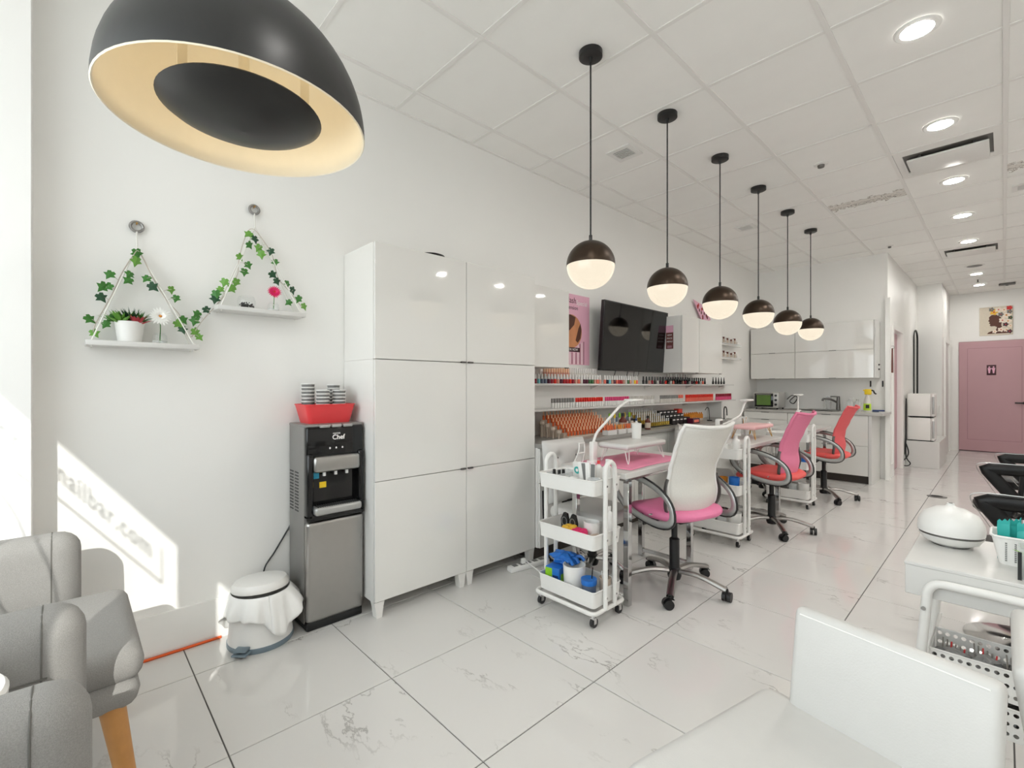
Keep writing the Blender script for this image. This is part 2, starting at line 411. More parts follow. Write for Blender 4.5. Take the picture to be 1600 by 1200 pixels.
for i in range(len(xs)-1):
    for j in range(len(ys)-1):
        x0, x1, y0, y1 = xs[i], xs[i+1], ys[j], ys[j+1]
        if (x1 < 1.62 and y0 > 7.9) or (x1 < 1.9 and y0 > 10.9): continue
        if skip_tile(x0, y0): continue
        o = tile_obj('ceiling_tile', x0+0.010, x1-0.010, y0+0.010, y1-0.010, H+0.006, H+0.03, 'tile_ceiling', ce, 0.003, 'ceil')
        if (x0 < 1.8 < x1 and y0 < 5.5 < y1) or (x0 < 3.0 < x1 and y0 < 5.6 < y1):
            o.data = o.data.copy(); o.data.materials.clear(); o.data.materials.append(MATS['tile_stained'])
            if x0 < 1.8 < x1: o['label'] = 'ceiling tile with a brown water stain'

# storefront behind the camera: frame, panes, plus canopy and pavement added for the light
sf = struct(bpy.data.objects.new('window_1', None), 'white framed glass storefront with lettering'); COL.objects.link(sf)
ZT = 2.93
fr = MB()
for x0, x1, z0, z1 in ((0.0, XR, 0.0, 0.10), (0.0, XR, ZT, 3.1), (0.0, 0.06, 0.1, ZT), (2.89, 3.10, 0.1, ZT), (3.40, 3.46, 0.1, ZT), (5.24, XR, 0.1, ZT)):
    fr.box(x0, YF-0.08, z0, x1, YF-0.02, z1)
fr.box(3.46, YF-0.07, 0.1, 5.24, YF-0.03, 2.42)  # solid unseen panel, raised to keep stray sun off the floor
fr.build('window_frame', 'trim_paint', sf, smooth=False)
for x0, x1, z0 in ((0.06, 2.89, 0.1), (3.10, 3.40, 0.1), (3.46, 5.24, 2.42)):
    MB().box(x0, YF-0.052, z0, x1, YF-0.046, ZT).build('pane', 'glass_window', sf, smooth=False)
dec = text_mesh('hn.nailbar.com', 0.118, 'ink_dark', 0.0008, face='Y', align='RIGHT', bold=0.002, space=1.12)
place('window_lettering', dec, sf, (2.63, YF-0.045, 2.165))
ln = MB()
ln.box(1.2, YF-0.046, 2.085, 2.71, YF-0.044, 2.095); ln.box(2.70, YF-0.046, 2.085, 2.71, YF-0.044, 2.25)
for cx_, cz_, r_ in ((1.83, 1.79, 0.17), (2.19, 1.77, 0.17), (1.49, 1.81, 0.16)):
    ln.tube([(cx_+r_*math.cos(2*PI*k/40), YF-0.045, cz_+r_*math.sin(2*PI*k/40)) for k in range(40)], 0.004, 5, closed=True)
ln.build('window_line', 'ink_dark', sf)
can = struct(MB().box(-0.4, YF-0.515, 2.93, XR+5.0, YF-0.08, 3.12).build('sun_block_canopy', 'trim_paint', smooth=False), 'shallow white canopy added unseen over the storefront to block sun')  # unseen slab added to cut the sun off the upper glass
struct(MB().box(-8, -14, -0.12, 14, YF-0.1, -0.02).build('floor_pavement', 'concrete', smooth=False), 'grey concrete pavement outside the storefront, added for bounce light')  # unseen ground put in to bounce daylight into the room

# doors
def casing(parent, f, m='trim_paint'):
    b = MB()
    for q in f: b.box(*q)
    return b.build('door_frame', m, parent, smooth=False)
d2 = struct(bpy.data.objects.new('door_2', None), 'pink sliding door in the passage wall beside the kitchenette'); COL.objects.link(d2)
MB().box(1.53, 8.31, 0.005, 1.565, 9.11, 2.02).build('door_leaf', 'pink_door', d2, smooth=False)
MB().box(1.564, 8.44, 0.92, 1.570, 8.50, 1.04).build('flush_pull', 'maroon_dark', d2)
casing(d2, [(1.62, 8.22, 0, 1.636, 8.30, 2.11), (1.62, 9.12, 0, 1.636, 9.20, 2.11), (1.62, 8.30, 2.03, 1.636, 9.12, 2.11), (1.566, 8.30, 0, 1.62, 8.306, 2.03), (1.566, 9.114, 0, 1.62, 9.12, 2.03)])
d1 = struct(bpy.data.objects.new('door_1', None), 'wide pink panelled restroom door in the far wall'); COL.objects.link(d1)
DY = YB
leaf = MB().box(2.085, DY-0.045, 0.012, 3.02, DY-0.003, 2.08).build('door_leaf', 'pink_door', d1, smooth=False)
gv = MB()
for x0, x1, z0, z1 in ((2.20, 2.912, 1.945, 1.953), (2.20, 2.912, 0.22, 0.228), (2.20, 2.208, 0.22, 1.953), (2.904, 2.912, 0.22, 1.953)):
    gv.box(x0, DY-0.0475, z0, x1, DY-0.044, z1)
gv.build('panel_groove', 'pink_groove', d1, smooth=False)
MB().box(2.085, DY-0.046, 0.0, 3.02, DY-0.002, 0.014).build('threshold', 'maroon_dark', d1, smooth=False)
hd = MB(); hd.cyl((2.94, DY-0.045, 0.93), (2.94, DY-0.075, 0.93), 0.026); hd.rbox(2.82, DY-0.088, 0.918, 2.95, DY-0.07, 0.942, 0.006)
hd.build('door_handle', 'black_metal', d1)
casing(d1, [(1.985, DY-0.02, 0, 2.08, DY, 2.18), (3.025, DY-0.02, 0, 3.12, DY, 2.18), (2.08, DY-0.02, 2.085, 3.025, DY, 2.18)])
sg = thing('restroom_sign', 'small square maroon restroom sign with pale pictogram on the pink door', 'sign', (2.523, DY-0.046, 1.535))
MB().rbox(-0.062, -0.006, -0.095, 0.062, 0.0, 0.095, 0.003).build('plate', 'maroon_dark', sg)
pg = MB()
for sx in (-0.028, 0.028):
    pg.cyl((sx, -0.0055, 0.055), (sx, -0.008, 0.055), 0.012, n=12)
    pg.prism([(sx-0.022, 0.038), (sx+0.022, 0.038), (sx+0.014, -0.015), (sx+0.01, -0.06), (sx-0.01, -0.06), (sx-0.014, -0.015)], -0.008, -0.0055, 'xz')
pg.box(-0.02, -0.008, 0.018, 0.02, -0.0055, 0.03)
pg.build('pictogram', 'paper_pink', sg)
d3 = struct(bpy.data.objects.new('door_3', None), 'narrow white door set into the side wall next to the pink door'); COL.objects.link(d3)
MB().box(1.945, 11.35, 0.0, 1.955, 12.15, 2.02).build('door_leaf', 'satin_white', d3, smooth=False)
casing(d3, [(1.95, 11.27, 0, 1.972, 11.35, 2.10), (1.95, 12.15, 0, 1.972, 12.23, 2.10), (1.95, 11.35, 2.02, 1.972, 12.15, 2.10)])

# ceiling fittings
dl0 = thing('downlight', 'round recessed ceiling downlight', 'ceiling light', (2.385, 4.263, H))
MB().shell([(0.064, 0.0035), (0.066, -0.004), (0.085, -0.006), (0.092, -0.001), (0.093, 0.0035)], 28).build('trim_ring', 'white_plastic', dl0)
MB().lathe([(0.0, -0.0005), (0.064, -0.0005), (0.064, 0.003)], 28).build('diffuser', 'downlight_glow', dl0)
DLY = [4.263, 5.504, 6.702, 7.948, 10.373, 11.541, 3.04, 0.6]  # the last one is unseen, added for light near the storefront
DLN = {4.263: 'recessed downlight just in front of the nearer ceiling air unit', 5.504: 'recessed downlight just behind the nearer ceiling air unit', 6.702: 'recessed downlight, third lit one counted from the nearer ceiling air unit going back', 7.948: 'recessed downlight just in front of the farther ceiling air unit', 10.373: 'recessed downlight second nearest the far pink door', 11.541: 'recessed downlight nearest the far pink door', 3.04: 'recessed downlight at the top edge of the picture', 0.6: 'added unseen downlight near the storefront'}
for i, y in enumerate(DLY):
    o = dl0 if i == 0 else copy_tree(dl0)
    o.location = (2.385, y, H); o['label'] = DLN[y]; o['group'] = 'downlights over the aisle'
for i, y in enumerate([0.6, 3.04, 4.263, 5.504, 6.702, 7.948]):  # invented row out of view, adds light to the room
    o = copy_tree(dl0); o.location = (4.214, y, H); o['label'] = 'added unseen downlight in the row by the right wall'; o['group'] = 'added downlights by the right wall'
def air_unit(yc, label):
    t = thing('ceiling_air_unit', label, 'air vent', (2.385, yc, H))
    a = 0.293
    b = MB(); b.box(-a, -a, 0.004, -0.245, a, 0.012); b.box(0.245, -a, 0.004, a, a, 0.012); b.box(-0.245, -a, 0.004, 0.245, -0.20, 0.012); b.box(-0.245, 0.20, 0.004, 0.245, a, 0.012)
    b.build('flange', 'tee_white', t, smooth=False)
    c = MB(); c.box(-0.245, -0.2, 0.012, 0.245, 0.2, 0.03); c.build('plenum', 'vent_grey', t, smooth=False)
    p = MB(); p.rbox(-0.225, -0.155, -0.028, 0.225, 0.19, -0.014, 0.004); p.build('deflector_panel', 'white_metal', t)
    for sx in (-0.15, 0.15):
        for sy in (-0.13, 0.13): MB().box(sx-0.008, sy-0.006, -0.022, sx+0.008, sy+0.006, 0.02).build('bracket', 'dark_steel', t, smooth=False)
air_unit(4.863, 'square ceiling air unit with a hanging deflector panel, nearer of two')
air_unit(8.520, 'square ceiling air unit with a hanging deflector panel, farther of two')
def vent(x, y, label):
    t = thing('ceiling_vent', label, 'air vent', (x, y, H+0.006))
    b = MB()
    for q in ((-0.1, -0.1, 0.1, -0.065), (-0.1, 0.065, 0.1, 0.1), (-0.1, -0.065, -0.065, 0.065), (0.065, -0.065, 0.1, 0.065)): b.box(q[0], q[1], -0.008, q[2], q[3], 0.0)
    b.build('frame', 'white_plastic', t, smooth=False)
    MB().box(-0.065, -0.065, -0.001, 0.065, 0.065, 0.0).build('backing', 'dark_steel', t, smooth=False)
    for k in range(7): MB().box(-0.065, -0.06+k*0.02-0.004, -0.007, 0.065, -0.06+k*0.02+0.003, -0.002).build('slat', 'white_plastic', t, smooth=False)
vent(0.70, 3.05, 'small square slatted ceiling vent behind the cord of the second globe pendant')
vent(0.70, 5.47, 'small square slatted ceiling vent beside the third and fourth globe cords')
vent(2.83, 6.13, 'small square slatted ceiling vent at the right edge of the picture')
def detector(x, y, label, r=0.05):
    t = thing('smoke_detector', label, 'smoke detector', (x, y, H+0.006))
    MB().lathe([(r, 0), (r, -0.008), (r*0.8, -0.012), (r*0.5, -0.012)], 24).build('base', 'white_plastic', t)
    MB().lathe([(r*0.5, -0.01), (r*0.45, -0.03), (0.0, -0.034)], 20).build('sensor', 'dark_steel', t)
detector(1.68, 4.337, 'round ceiling detector with dark sensor in front of the stained tile')
detector(1.69, 7.50, 'tiny ceiling detector above the kitchen wall corner', 0.035)
def sprinkler(x, y, label):
    t = thing('sprinkler_head', label, 'sprinkler', (x, y, H+0.006))
    MB().lathe([(0.03, 0), (0.03, -0.004), (0.0, -0.006)], 16).build('escutcheon', 'white_plastic', t)
    MB().cyl((0, 0, -0.004), (0, 0, -0.045), 0.008, n=8).build('stem', 'dark_steel', t)
    MB().lathe([(0.0, -0.045), (0.022, -0.047), (0.0, -0.05)], 12).build('deflector', 'dark_steel', t)
sprinkler(2.385, 10.95, 'small sprinkler head between the last two downlights')
sp = thing('ceiling_speaker', 'flat round ceiling speaker behind the farther air unit', 'speaker', (2.385, 9.65, H+0.006))
MB().lathe([(0.11, 0), (0.11, -0.006), (0.1, -0.008), (0.0, -0.008)], 28).build('rim', 'white_plastic', sp)
MB().lathe([(0.085, -0.008), (0.08, -0.011), (0.0, -0.011)], 28).build('grille', 'cup_grey', sp)
ex = thing('ceiling_sensor', 'flat dark wedge sensor hanging above the painting', 'sensor', (2.72, 11.7, H))
MB().rbox(-0.10, -0.05, -0.03, 0.10, 0.05, 0.0, 0.008).build('housing', 'dark_steel', ex)
MB().lathe([(0.02, -0.03), (0.015, -0.038), (0.0, -0.04)], 12).build('lens', 'black_plastic', ex)

# pendants
pd = thing('globe_pendant', 'globe pendant', 'pendant lamp', (1.175, 2.0, 0), group='globe pendants in a row')
RG = 0.128; ZC = 1.883
MB().lathe([(0.062, H+0.006), (0.062, H-0.022), (0.055, H-0.026), (0.012, H-0.026), (0.008, H-0.05), (0.0, H-0.05)], 24).build('canopy', 'black_metal', pd)
MB().cyl((0, 0, H-0.03), (0, 0, ZC+RG+0.01), 0.0045, n=8).build('cord', 'black_plastic', pd)
MB().lathe([(0.009, ZC+RG+0.03), (0.009, ZC+RG-0.002)], 12).build('cord_grip', 'black_metal', pd)
tb = -0.02
prof = [(RG*math.cos(a), ZC+RG*math.sin(a)) for a in [math.asin(tb)+(PI/2-math.asin(tb))*k/14 for k in range(15)]]
MB().shell(prof+[(0.0, ZC+RG)], 36).build('cap', 'bronze', pd)
prof = [(RG*0.985*math.cos(a), ZC+RG*0.985*math.sin(a)) for a in [math.asin(tb)-(PI/2+math.asin(tb))*k/14 for k in range(15)]]
MB().shell([(0, ZC+tb*RG)]+prof, 36).build('globe', 'globe_glow', pd)
PN = ['black and white globe pendant nearest the viewer, hung on the longest cord', 'second globe pendant from the viewer, in front of the television', 'third globe pendant from the viewer, beside the tilted pink card', 'fourth globe pendant from the viewer', 'fifth globe pendant, partly in front of the farthest one', 'farthest globe pendant, in front of the kitchen wall cabinets']
for i in range(6):
    o = pd if i == 0 else copy_tree(pd)
    o.location = (1.175, 2.0+0.818*i, 0); o['label'] = PN[i]
dm = thing('dome_pendant', 'large black dome pendant with gold lining and black inner dish', 'pendant lamp', (1.165, 0.365, 0))
RD = 0.334; Z0 = 2.0
def arc(rr, zz, n=18, a0=0.0, a1=PI/2): return [(rr*math.cos(a0+(a1-a0)*k/n), Z0+zz*math.sin(a0+(a1-a0)*k/n)) for k in range(n+1)]
MB().shell(arc(RD, 0.35), 64).build('shade', 'black_metal', dm)
MB().shell(arc(RD-0.006, 0.344), 64).build('shade_lining', 'dome_lining', dm)
MB().shell([(RD, Z0), (RD-0.003, Z0-0.003), (RD-0.006, Z0)], 64).build('rim', 'dome_lining', dm)
MB().lathe([(0.0, Z0-0.02), (0.08, Z0-0.014), (0.15, Z0+0.004), (0.19, Z0+0.022), (0.208, Z0+0.036), (0.205, Z0+0.04), (0.15, Z0+0.02), (0.0, Z0+0.0)], 56).build('inner_dish', 'black_gloss' if False else 'black_metal', dm)
for k in range(3):
    a = 0.9+2*PI*k/3
    MB().box(-0.012, 0, 0, 0.012, 0.004, 0.14).build('dish_bracket', 'dome_lining', dm, (0.17*math.cos(a), 0.17*math.sin(a), Z0+0.02), (0, 0, a))
MB().lathe([(0.0, Z0+0.03), (0.028, Z0+0.04), (0.036, Z0+0.065), (0.028, Z0+0.09), (0.013, Z0+0.105), (0.0, Z0+0.106)], 20).build('bulb', 'bulb_glow', dm)
MB().cyl((0, 0, Z0+0.104), (0, 0, Z0+0.345), 0.014, n=12).build('lamp_holder', 'dome_lining', dm)
MB().cyl((0, 0, Z0+0.34), (0, 0, H-0.02), 0.008, n=10).build('stem', 'black_metal', dm)
MB().lathe([(0.07, H+0.005), (0.07, H-0.025), (0.0, H-0.025)], 24).build('canopy', 'black_metal', dm)
# ------------------------------------------------------------------ armchairs by the storefront
def armchair(loc, label):
    t = thing('armchair', label, 'armchair', loc, group='grey armchairs by the storefront')
    MB().rbox(-0.30, -0.30, 0.385, 0.30, 0.545, 0.485, 0.045, 4).build('seat_cushion', 'grey_fabric', t)
    MB().rbox(-0.305, -0.34, 0.315, 0.305, 0.535, 0.405, 0.042, 3).build('seat_base', 'grey_fabric', t)
    MB().rbox(-0.30, -0.47, 0.30, 0.30, -0.28, 0.80, 0.08, 4).build('backrest', 'grey_fabric', t)
    for s in (-1, 1):
        M = Matrix.Translation((s*0.366, 0, 0)) @ Matrix.Rotation(R(3*s), 4, 'Y')
        a = MB().rbox(-0.075, -0.44, 0.29, 0.075, 0.415, 0.70, 0.066, 5, M).build('armrest', 'grey_fabric', t)
        sm = MB()
        pts = [(0.0755, 0.335, 0.36), (0.0755, 0.335, 0.632), (0.071, 0.335, 0.661), (0.056, 0.335, 0.681), (0.034, 0.335, 0.694), (0.009, 0.335, 0.7003)]
        pts = pts+[(-a_, b_, c_) for a_, b_, c_ in reversed(pts)]
        sm.tube([M @ Vector(p) for p in pts], 0.0019, 6)
        sm.tube([M @ Vector(p) for p in [(s*0.0755, -0.36, 0.56), (s*0.0755, 0.345, 0.56)]], 0.0024, 6)
        sm.build('piping', 'grey_seam', a)
    for sx, sy in ((-1, -1), (1, -1), (-1, 1), (1, 1)):
        MB().cyl((sx*0.262, 0.05+sy*0.42, 0.335), (sx*0.30, 0.05+sy*0.47, 0.0), 0.031, 0.019, 16).build('leg', 'oak', t)
    return t
armchair((0.658, -0.385, 0), 'light grey fabric armchair closest to the left wall')
armchair((1.885, -0.385, 0), 'light grey fabric armchair at the bottom left corner, nearer the viewer')
st = thing('side_table', 'small round white side table between the grey armchairs', 'table', (1.272, -0.235, 0))
MB().lathe([(0.0, 0.60), (0.13, 0.602), (0.142, 0.61), (0.144, 0.628), (0.138, 0.636), (0.0, 0.636)], 40).build('table_top', 'white_plastic', st)
MB().cyl((0, 0, 0.012), (0, 0, 0.60), 0.016, n=14).build('post', 'white_metal', st)
MB().lathe([(0.0, 0.0), (0.13, 0.0), (0.13, 0.008), (0.03, 0.016), (0.0, 0.016)], 32).build('foot', 'white_metal', st)

# ------------------------------------------------------------------ hanging shelves with ivy
def hang_shelf(y0, y1, zb, yr, zr, za, label):
    t = thing('hanging_shelf', label, 'shelf', (0, (y0+y1)/2, zb), group='rope hung wall shelves')
    c = (y0+y1)/2; h = (y1-y0)/2
    MB().rbox(0.012, -h, -0.022, 0.142, h, 0.0, 0.003).build('board', 'satin_white', t)
    ri = MB(); ri.tube([(0.014, yr-c+0.022*math.cos(2*PI*k/24), zr-zb+0.022*math.sin(2*PI*k/24)) for k in range(24)], 0.006, 8, closed=True)
    ri.build('ring', 'galvanised', t)
    MB().cyl((0.0, yr-c, zr-zb+0.014), (0.026, yr-c, zr-zb+0.014), 0.003, n=8).build('hook', 'gold', t)
    MB().tube([(0.016, yr-c, zr-zb-0.02), (0.02, yr-c, (zr+za)/2-zb), (0.03, yr-c, za-zb)], 0.004, 6).build('rope', 'rope', t)
    for sy in (-1, 1):
        for x in (0.03, 0.125):
            MB().tube([(0.03, yr-c, za-zb), (x, sy*(h-0.02), 0.0), (x, sy*(h-0.02), -0.028)], 0.003, 6).build('rope', 'rope', t)
hang_shelf(0.043, 0.432, 1.432, 0.215, 1.955, 1.86, 'white rope hung shelf on the left, lower of the two, holding a succulent pot')
hang_shelf(0.500, 0.905, 1.628, 0.690, 2.155, 2.06, 'white rope hung shelf on the right, higher of the two, holding a pink flower')
L1 = [(0.212, 1.825), (0.209, 1.789), (0.121, 1.717), (0.1, 1.661), (0.116, 1.667), (0.094, 1.616), (0.058, 1.522), (0.108, 1.504), (0.073, 1.466), (0.187, 1.73), (0.182, 1.701), (0.126, 1.532), (0.245, 1.721), (0.265, 1.685), (0.335, 1.683), (0.351, 1.646), (0.359, 1.529), (0.376, 1.505), (0.377, 1.549)]
L2 = [(0.427, 1.498), (0.44, 1.474), (0.433, 1.581), (0.423, 1.55), (0.471, 1.606), (0.544, 1.749), (0.526, 1.711), (0.507, 1.686), (0.504, 1.662), (0.575, 1.722), (0.596, 1.757), (0.632, 1.815), (0.648, 1.851), (0.61, 1.883), (0.653, 1.951), (0.679, 1.987), (0.65, 2.007), (0.697, 1.948), (0.707, 1.916), (0.752, 1.94), (0.773, 1.888), (0.762, 1.821), (0.783, 1.79), (0.836, 1.785), (0.863, 1.755), (0.891, 1.71), (0.839, 1.685), (0.92, 1.675)]
V1 = [(0.068, 1.459), (0.078, 1.507), (0.129, 1.635), (0.163, 1.736), (0.198, 1.812), (0.214, 1.836), (0.236, 1.805), (0.27, 1.725), (0.317, 1.631), (0.365, 1.57), (0.395, 1.484), (0.414, 1.474)]
V2 = [(0.414, 1.474), (0.446, 1.541), (0.511, 1.632), (0.551, 1.691), (0.6, 1.793), (0.607, 1.874), (0.642, 2.002), (0.671, 2.042), (0.708, 2.0), (0.762, 1.92), (0.793, 1.816), (0.84, 1.756), (0.906, 1.67)]
lobes = [(0.0, -0.36), (0.16, -0.5), (0.42, -0.36), (0.34, -0.1), (0.62, 0.06), (0.36, 0.2), (0.22, 0.28), (0.0, 0.72), (-0.22, 0.28), (-0.36, 0.2), (-0.62, 0.06), (-0.34, -0.1), (-0.42, -0.36), (-0.16, -0.5)]
def leaf_mesh(m):
    b = MB(); n = len(lobes)
    vs_ = [(0.0, 0.0, 0.0)]+[(-0.16*abs(a)-0.08*abs(c), a, c) for a, c in lobes]
    b.add(vs_, [(0, 1+k, 1+(k+1) % n) for k in range(n)])
    return b.mesh('leaf', m, smooth=False)
leaf_me = [leaf_mesh('leaf_green'), leaf_mesh('leaf_light'), leaf_mesh('leaf_dark')]
def garland(V, L, label):
    t = thing('ivy_garland', label, 'garland', (0.06, V[0][0], V[0][1]), group='ivy garlands')
    oy, oz = V[0]
    rnd = random.Random(int(V[1][0]*1000))
    pts = spline([(0.012*math.sin(i*1.7), y-oy, z-oz) for i, (y, z) in enumerate(V)], 5)
    b = MB(); b.tube(pts, 0.0022, 5)
    for (y, z) in L:                       # leaf stalks
        p = Vector((0.008, y-oy, z-oz)); q = min(pts, key=lambda w: (w-p).length)
        if (q-p).length > 0.008: b.tube([q, (p+q)/2+Vector((0.006, 0, 0.004)), p], 0.0011, 4)
    b.build('vine', 'vine', t)
    for k, (y, z) in enumerate(L):
        s = rnd.uniform(0.033, 0.043)
        o = place('leaf', rnd.choice(leaf_me+leaf_me[:1]), t, (0.010+rnd.uniform(-0.004, 0.008), y-oy, z-oz), (PI+rnd.uniform(-0.9, 0.9), rnd.uniform(-0.35, 0.35), rnd.uniform(-0.5, 0.5)))
        o.scale = (s, s, s)
garland(V1, L1, 'artificial ivy strand draped on the ropes of the left hanging shelf')
garland(V2, L2, 'artificial ivy strand climbing from the left shelf over the right hanging shelf')

pt = thing('succulent_pot', 'white ribbed pot of mixed green and red succulents', 'potted plant', (0.077, 0.186, 1.432))
prof = [(0.0, 0.0), (0.040, 0.0)]
for k in range(11): prof += [(0.041+0.0009*k, 0.003+0.0075*k), (0.0425+0.0009*k, 0.0065+0.0075*k)]
prof += [(0.052, 0.088), (0.048, 0.088), (0.046, 0.075), (0.0, 0.075)]
MB().lathe(prof, 32).build('pot', 'white_plastic', pt)
def blades(n, r, h, w, spread, c, seed, lean=0.6):
    rn = random.Random(seed); b = MB()
    for k in range(n):
        a = rn.uniform(0, 2*PI); e = rn.uniform(0.15, lean); L = h*rn.uniform(0.7, 1.0)
        d = Vector((math.cos(a)*math.sin(e), math.sin(a)*math.sin(e), math.cos(e))); s = Vector((-math.sin(a), math.cos(a), 0))
        p = Vector(c)+Vector((math.cos(a), math.sin(a), 0))*spread*rn.random()
        m1 = p+d*L*0.5; m2 = p+d*L+Vector((math.cos(a), math.sin(a), -0.3))*L*0.18
        nrm = s.cross(d)*w*0.3
        b.add([p-s*w*.4, p+s*w*.4, m1+s*w, m2, m1-s*w, m1+nrm], [(0, 1, 5), (1, 2, 5), (2, 3, 5), (3, 4, 5), (4, 0, 5)])
    return b
blades(46, 0.02, 0.068, 0.009, 0.02, (0.01, -0.028, 0.08), 3, 1.15).build('pale_rosette', 'leaf_light', pt, smooth=False)
blades(48, 0.02, 0.085, 0.0035, 0.018, (-0.005, 0.006, 0.072), 4, 0.8).build('spiky_succulent', 'leaf_dark', pt, smooth=False)
blades(30, 0.02, 0.048, 0.009, 0.012, (0.022, 0.024, 0.076), 5, 1.0).build('red_rosette', 'succulent_red', pt, smooth=False)
blades(36, 0.02, 0.078, 0.0035, 0.014, (-0.01, 0.032, 0.075), 6, 0.8).build('grass_tuft', 'leaf_green', pt, smooth=False)
def flower(loc, fz, tilt, m, label, vlabel, R_, seed):
    v = thing('glass_vase', vlabel, 'vase', loc)
    MB().shell([(0.0, 0.002), (0.026, 0.002), (0.028, 0.02), (0.026, 0.038), (0.019, 0.044), (0.021, 0.05)], 20).build('jar', 'glass_clear', v)
    MB().shell([(0.0265, 0.004), (0.0285, 0.012), (0.0265, 0.014)], 20).build('base_ring', 'acrylic', v)
    f = thing('cut_flower', label, 'flower', (loc[0], loc[1], loc[2]+0.003))
    MB().tube([(0, 0, 0), (0.003, 0.002, fz*0.5), (0.014, 0, fz-0.004)], 0.002, 6).build('stem', 'leaf_green', f)
    rn = random.Random(seed); M = Matrix.Translation((0.018, 0, fz)) @ Matrix.Rotation(tilt, 4, 'Y')
    for ring, (n, rr, el) in enumerate(((20, 1.0, 0.10), (18, 0.82, 0.35), (14, 0.58, 0.7))):
        b = MB()
        for k in range(n):
            a = 2*PI*(k+0.3*ring)/n; L = R_*rr*rn.uniform(0.9, 1.05); w = R_*0.1
            d = Vector((math.cos(a)*math.cos(el), math.sin(a)*math.cos(el), math.sin(el))); s = Vector((-math.sin(a), math.cos(a), 0))
            b.add([M @ (s*-w*0.3), M @ (s*w*0.3), M @ (d*L*0.7+s*w), M @ (d*L), M @ (d*L*0.7-s*w)], [(0, 1, 2, 3, 4)])
        b.build('petal_ring', m, f, smooth=False)
    MB().lathe([(0.0, -0.002), (R_*0.16, 0.0), (R_*0.12, R_*0.16), (0.0, R_*0.2)], 12).xf(M).build('flower_centre', 'amber' if m == 'petal_white' else 'orange_red', f)
flower((0.075, 0.291, 1.432), 0.118, R(75), 'petal_white', 'white daisy like flower standing in a small glass jar', 'small clear glass jar holding the white flower', 0.045, 1)
flower((0.070, 0.765, 1.628), 0.098, R(75), 'petal_pink', 'bright pink flower standing on the higher shelf', 'small clear glass jar holding the pink flower', 0.036, 2)
tr = thing('glass_bowl', 'round clear glass bowl of dark pebbles on the higher shelf', 'bowl', (0.07, 0.64, 1.628))
MB().shell([(0.0, 0.002), (0.025, 0.002), (0.038, 0.015), (0.042, 0.035), (0.036, 0.058), (0.03, 0.066)], 26).build('bowl', 'glass_clear', tr)
rn = random.Random(8); b = MB()
for k in range(90):
    a = rn.uniform(0, 2*PI); r = 0.034*math.sqrt(rn.random()); z = rn.uniform(0.006, 0.026+0.01*(1-r/0.034)); s = rn.uniform(0.003, 0.0055)
    c = Vector((r*math.cos(a), r*math.sin(a), z))
    b.add([c+Vector(d)*s for d in ((1, 0, 0), (-1, 0, 0), (0, 1, 0), (0, -1, 0), (0, 0, 1), (0, 0, -1))], [(0, 2, 4), (2, 1, 4), (1, 3, 4), (3, 0, 4), (2, 0, 5), (1, 2, 5), (3, 1, 5), (0, 3, 5)])
pb = b.build('pebbles', 'pebble', tr); pb['kind'] = 'stuff'

# ------------------------------------------------------------------ pedal bin, orange cord
bn = thing('pedal_bin', 'white pedal bin with a loose plastic liner beside the water dispenser', 'bin', (0.168, 0.68, 0))
MB().lathe([(0.0, 0.0), (0.142, 0.0), (0.146, 0.006), (0.146, 0.026), (0.0, 0.026)], 40).build('base_ring', 'blue_grey', bn)
MB().shell([(0.143, 0.024), (0.139, 0.06), (0.126, 0.235), (0.122, 0.235), (0.13, 0.08), (0.0, 0.05)], 40).build('body', 'white_plastic', bn)
pdl = MB(); pdl.rbox(0.13, -0.035, 0.012, 0.185, 0.035, 0.022, 0.006); pdl.rbox(0.135, -0.03, 0.03, 0.18, 0.03, 0.04, 0.006); pdl.rbox(0.132, -0.028, 0.015, 0.142, 0.028, 0.036, 0.003)
pdl.xf(Matrix.Rotation(R(-45), 4, 'Z')).build('pedal', 'blue_grey', bn)
rn = random.Random(5)
def liner(u, v):
    a = 2*PI*u; ph = 0.012*math.sin(9*a)+0.008*math.sin(17*a+1.0)
    low = 0.12+0.055*math.sin(2*a+0.5)+0.02*math.sin(5*a)
    if v < 0.25:
        k = v/0.25; r = 0.118+0.012*k; z = 0.235+0.018*math.sin(k*PI/2)
    else:
        k = (v-0.25)/0.75; z = 0.253-(low+0.012)*k; r = 0.132+0.02*math.sin(k*PI*0.6)+ph*k+0.012*k
        bulge = max(0, math.cos(a-1.05))**6; r += 0.03*bulge*k; z += 0.06*bulge*k
    return (r*math.cos(a), r*math.sin(a), z)
solidify(MB().grid(liner, 96, 14).build('liner', 'bag_white', bn), 0.0008)
MB().lathe([(0.0, 0.048), (0.07, 0.046), (0.115, 0.036), (0.127, 0.018), (0.126, 0.0), (0.118, 0.0), (0.0, 0.008)], 40).xf(Matrix.Translation((-0.005, 0.0, 0.258)) @ Matrix.Rotation(R(-4), 4, 'Y')).build('lid', 'white_plastic', bn)
tag(MB().tube([(0.024, 0.02, 0.006), (0.024, 0.3, 0.006), (0.024, 0.54, 0.006)], 0.0065, 8).build('orange_cable', 'orange_cord'), 'orange cord running along the foot of the left wall', 'cord')

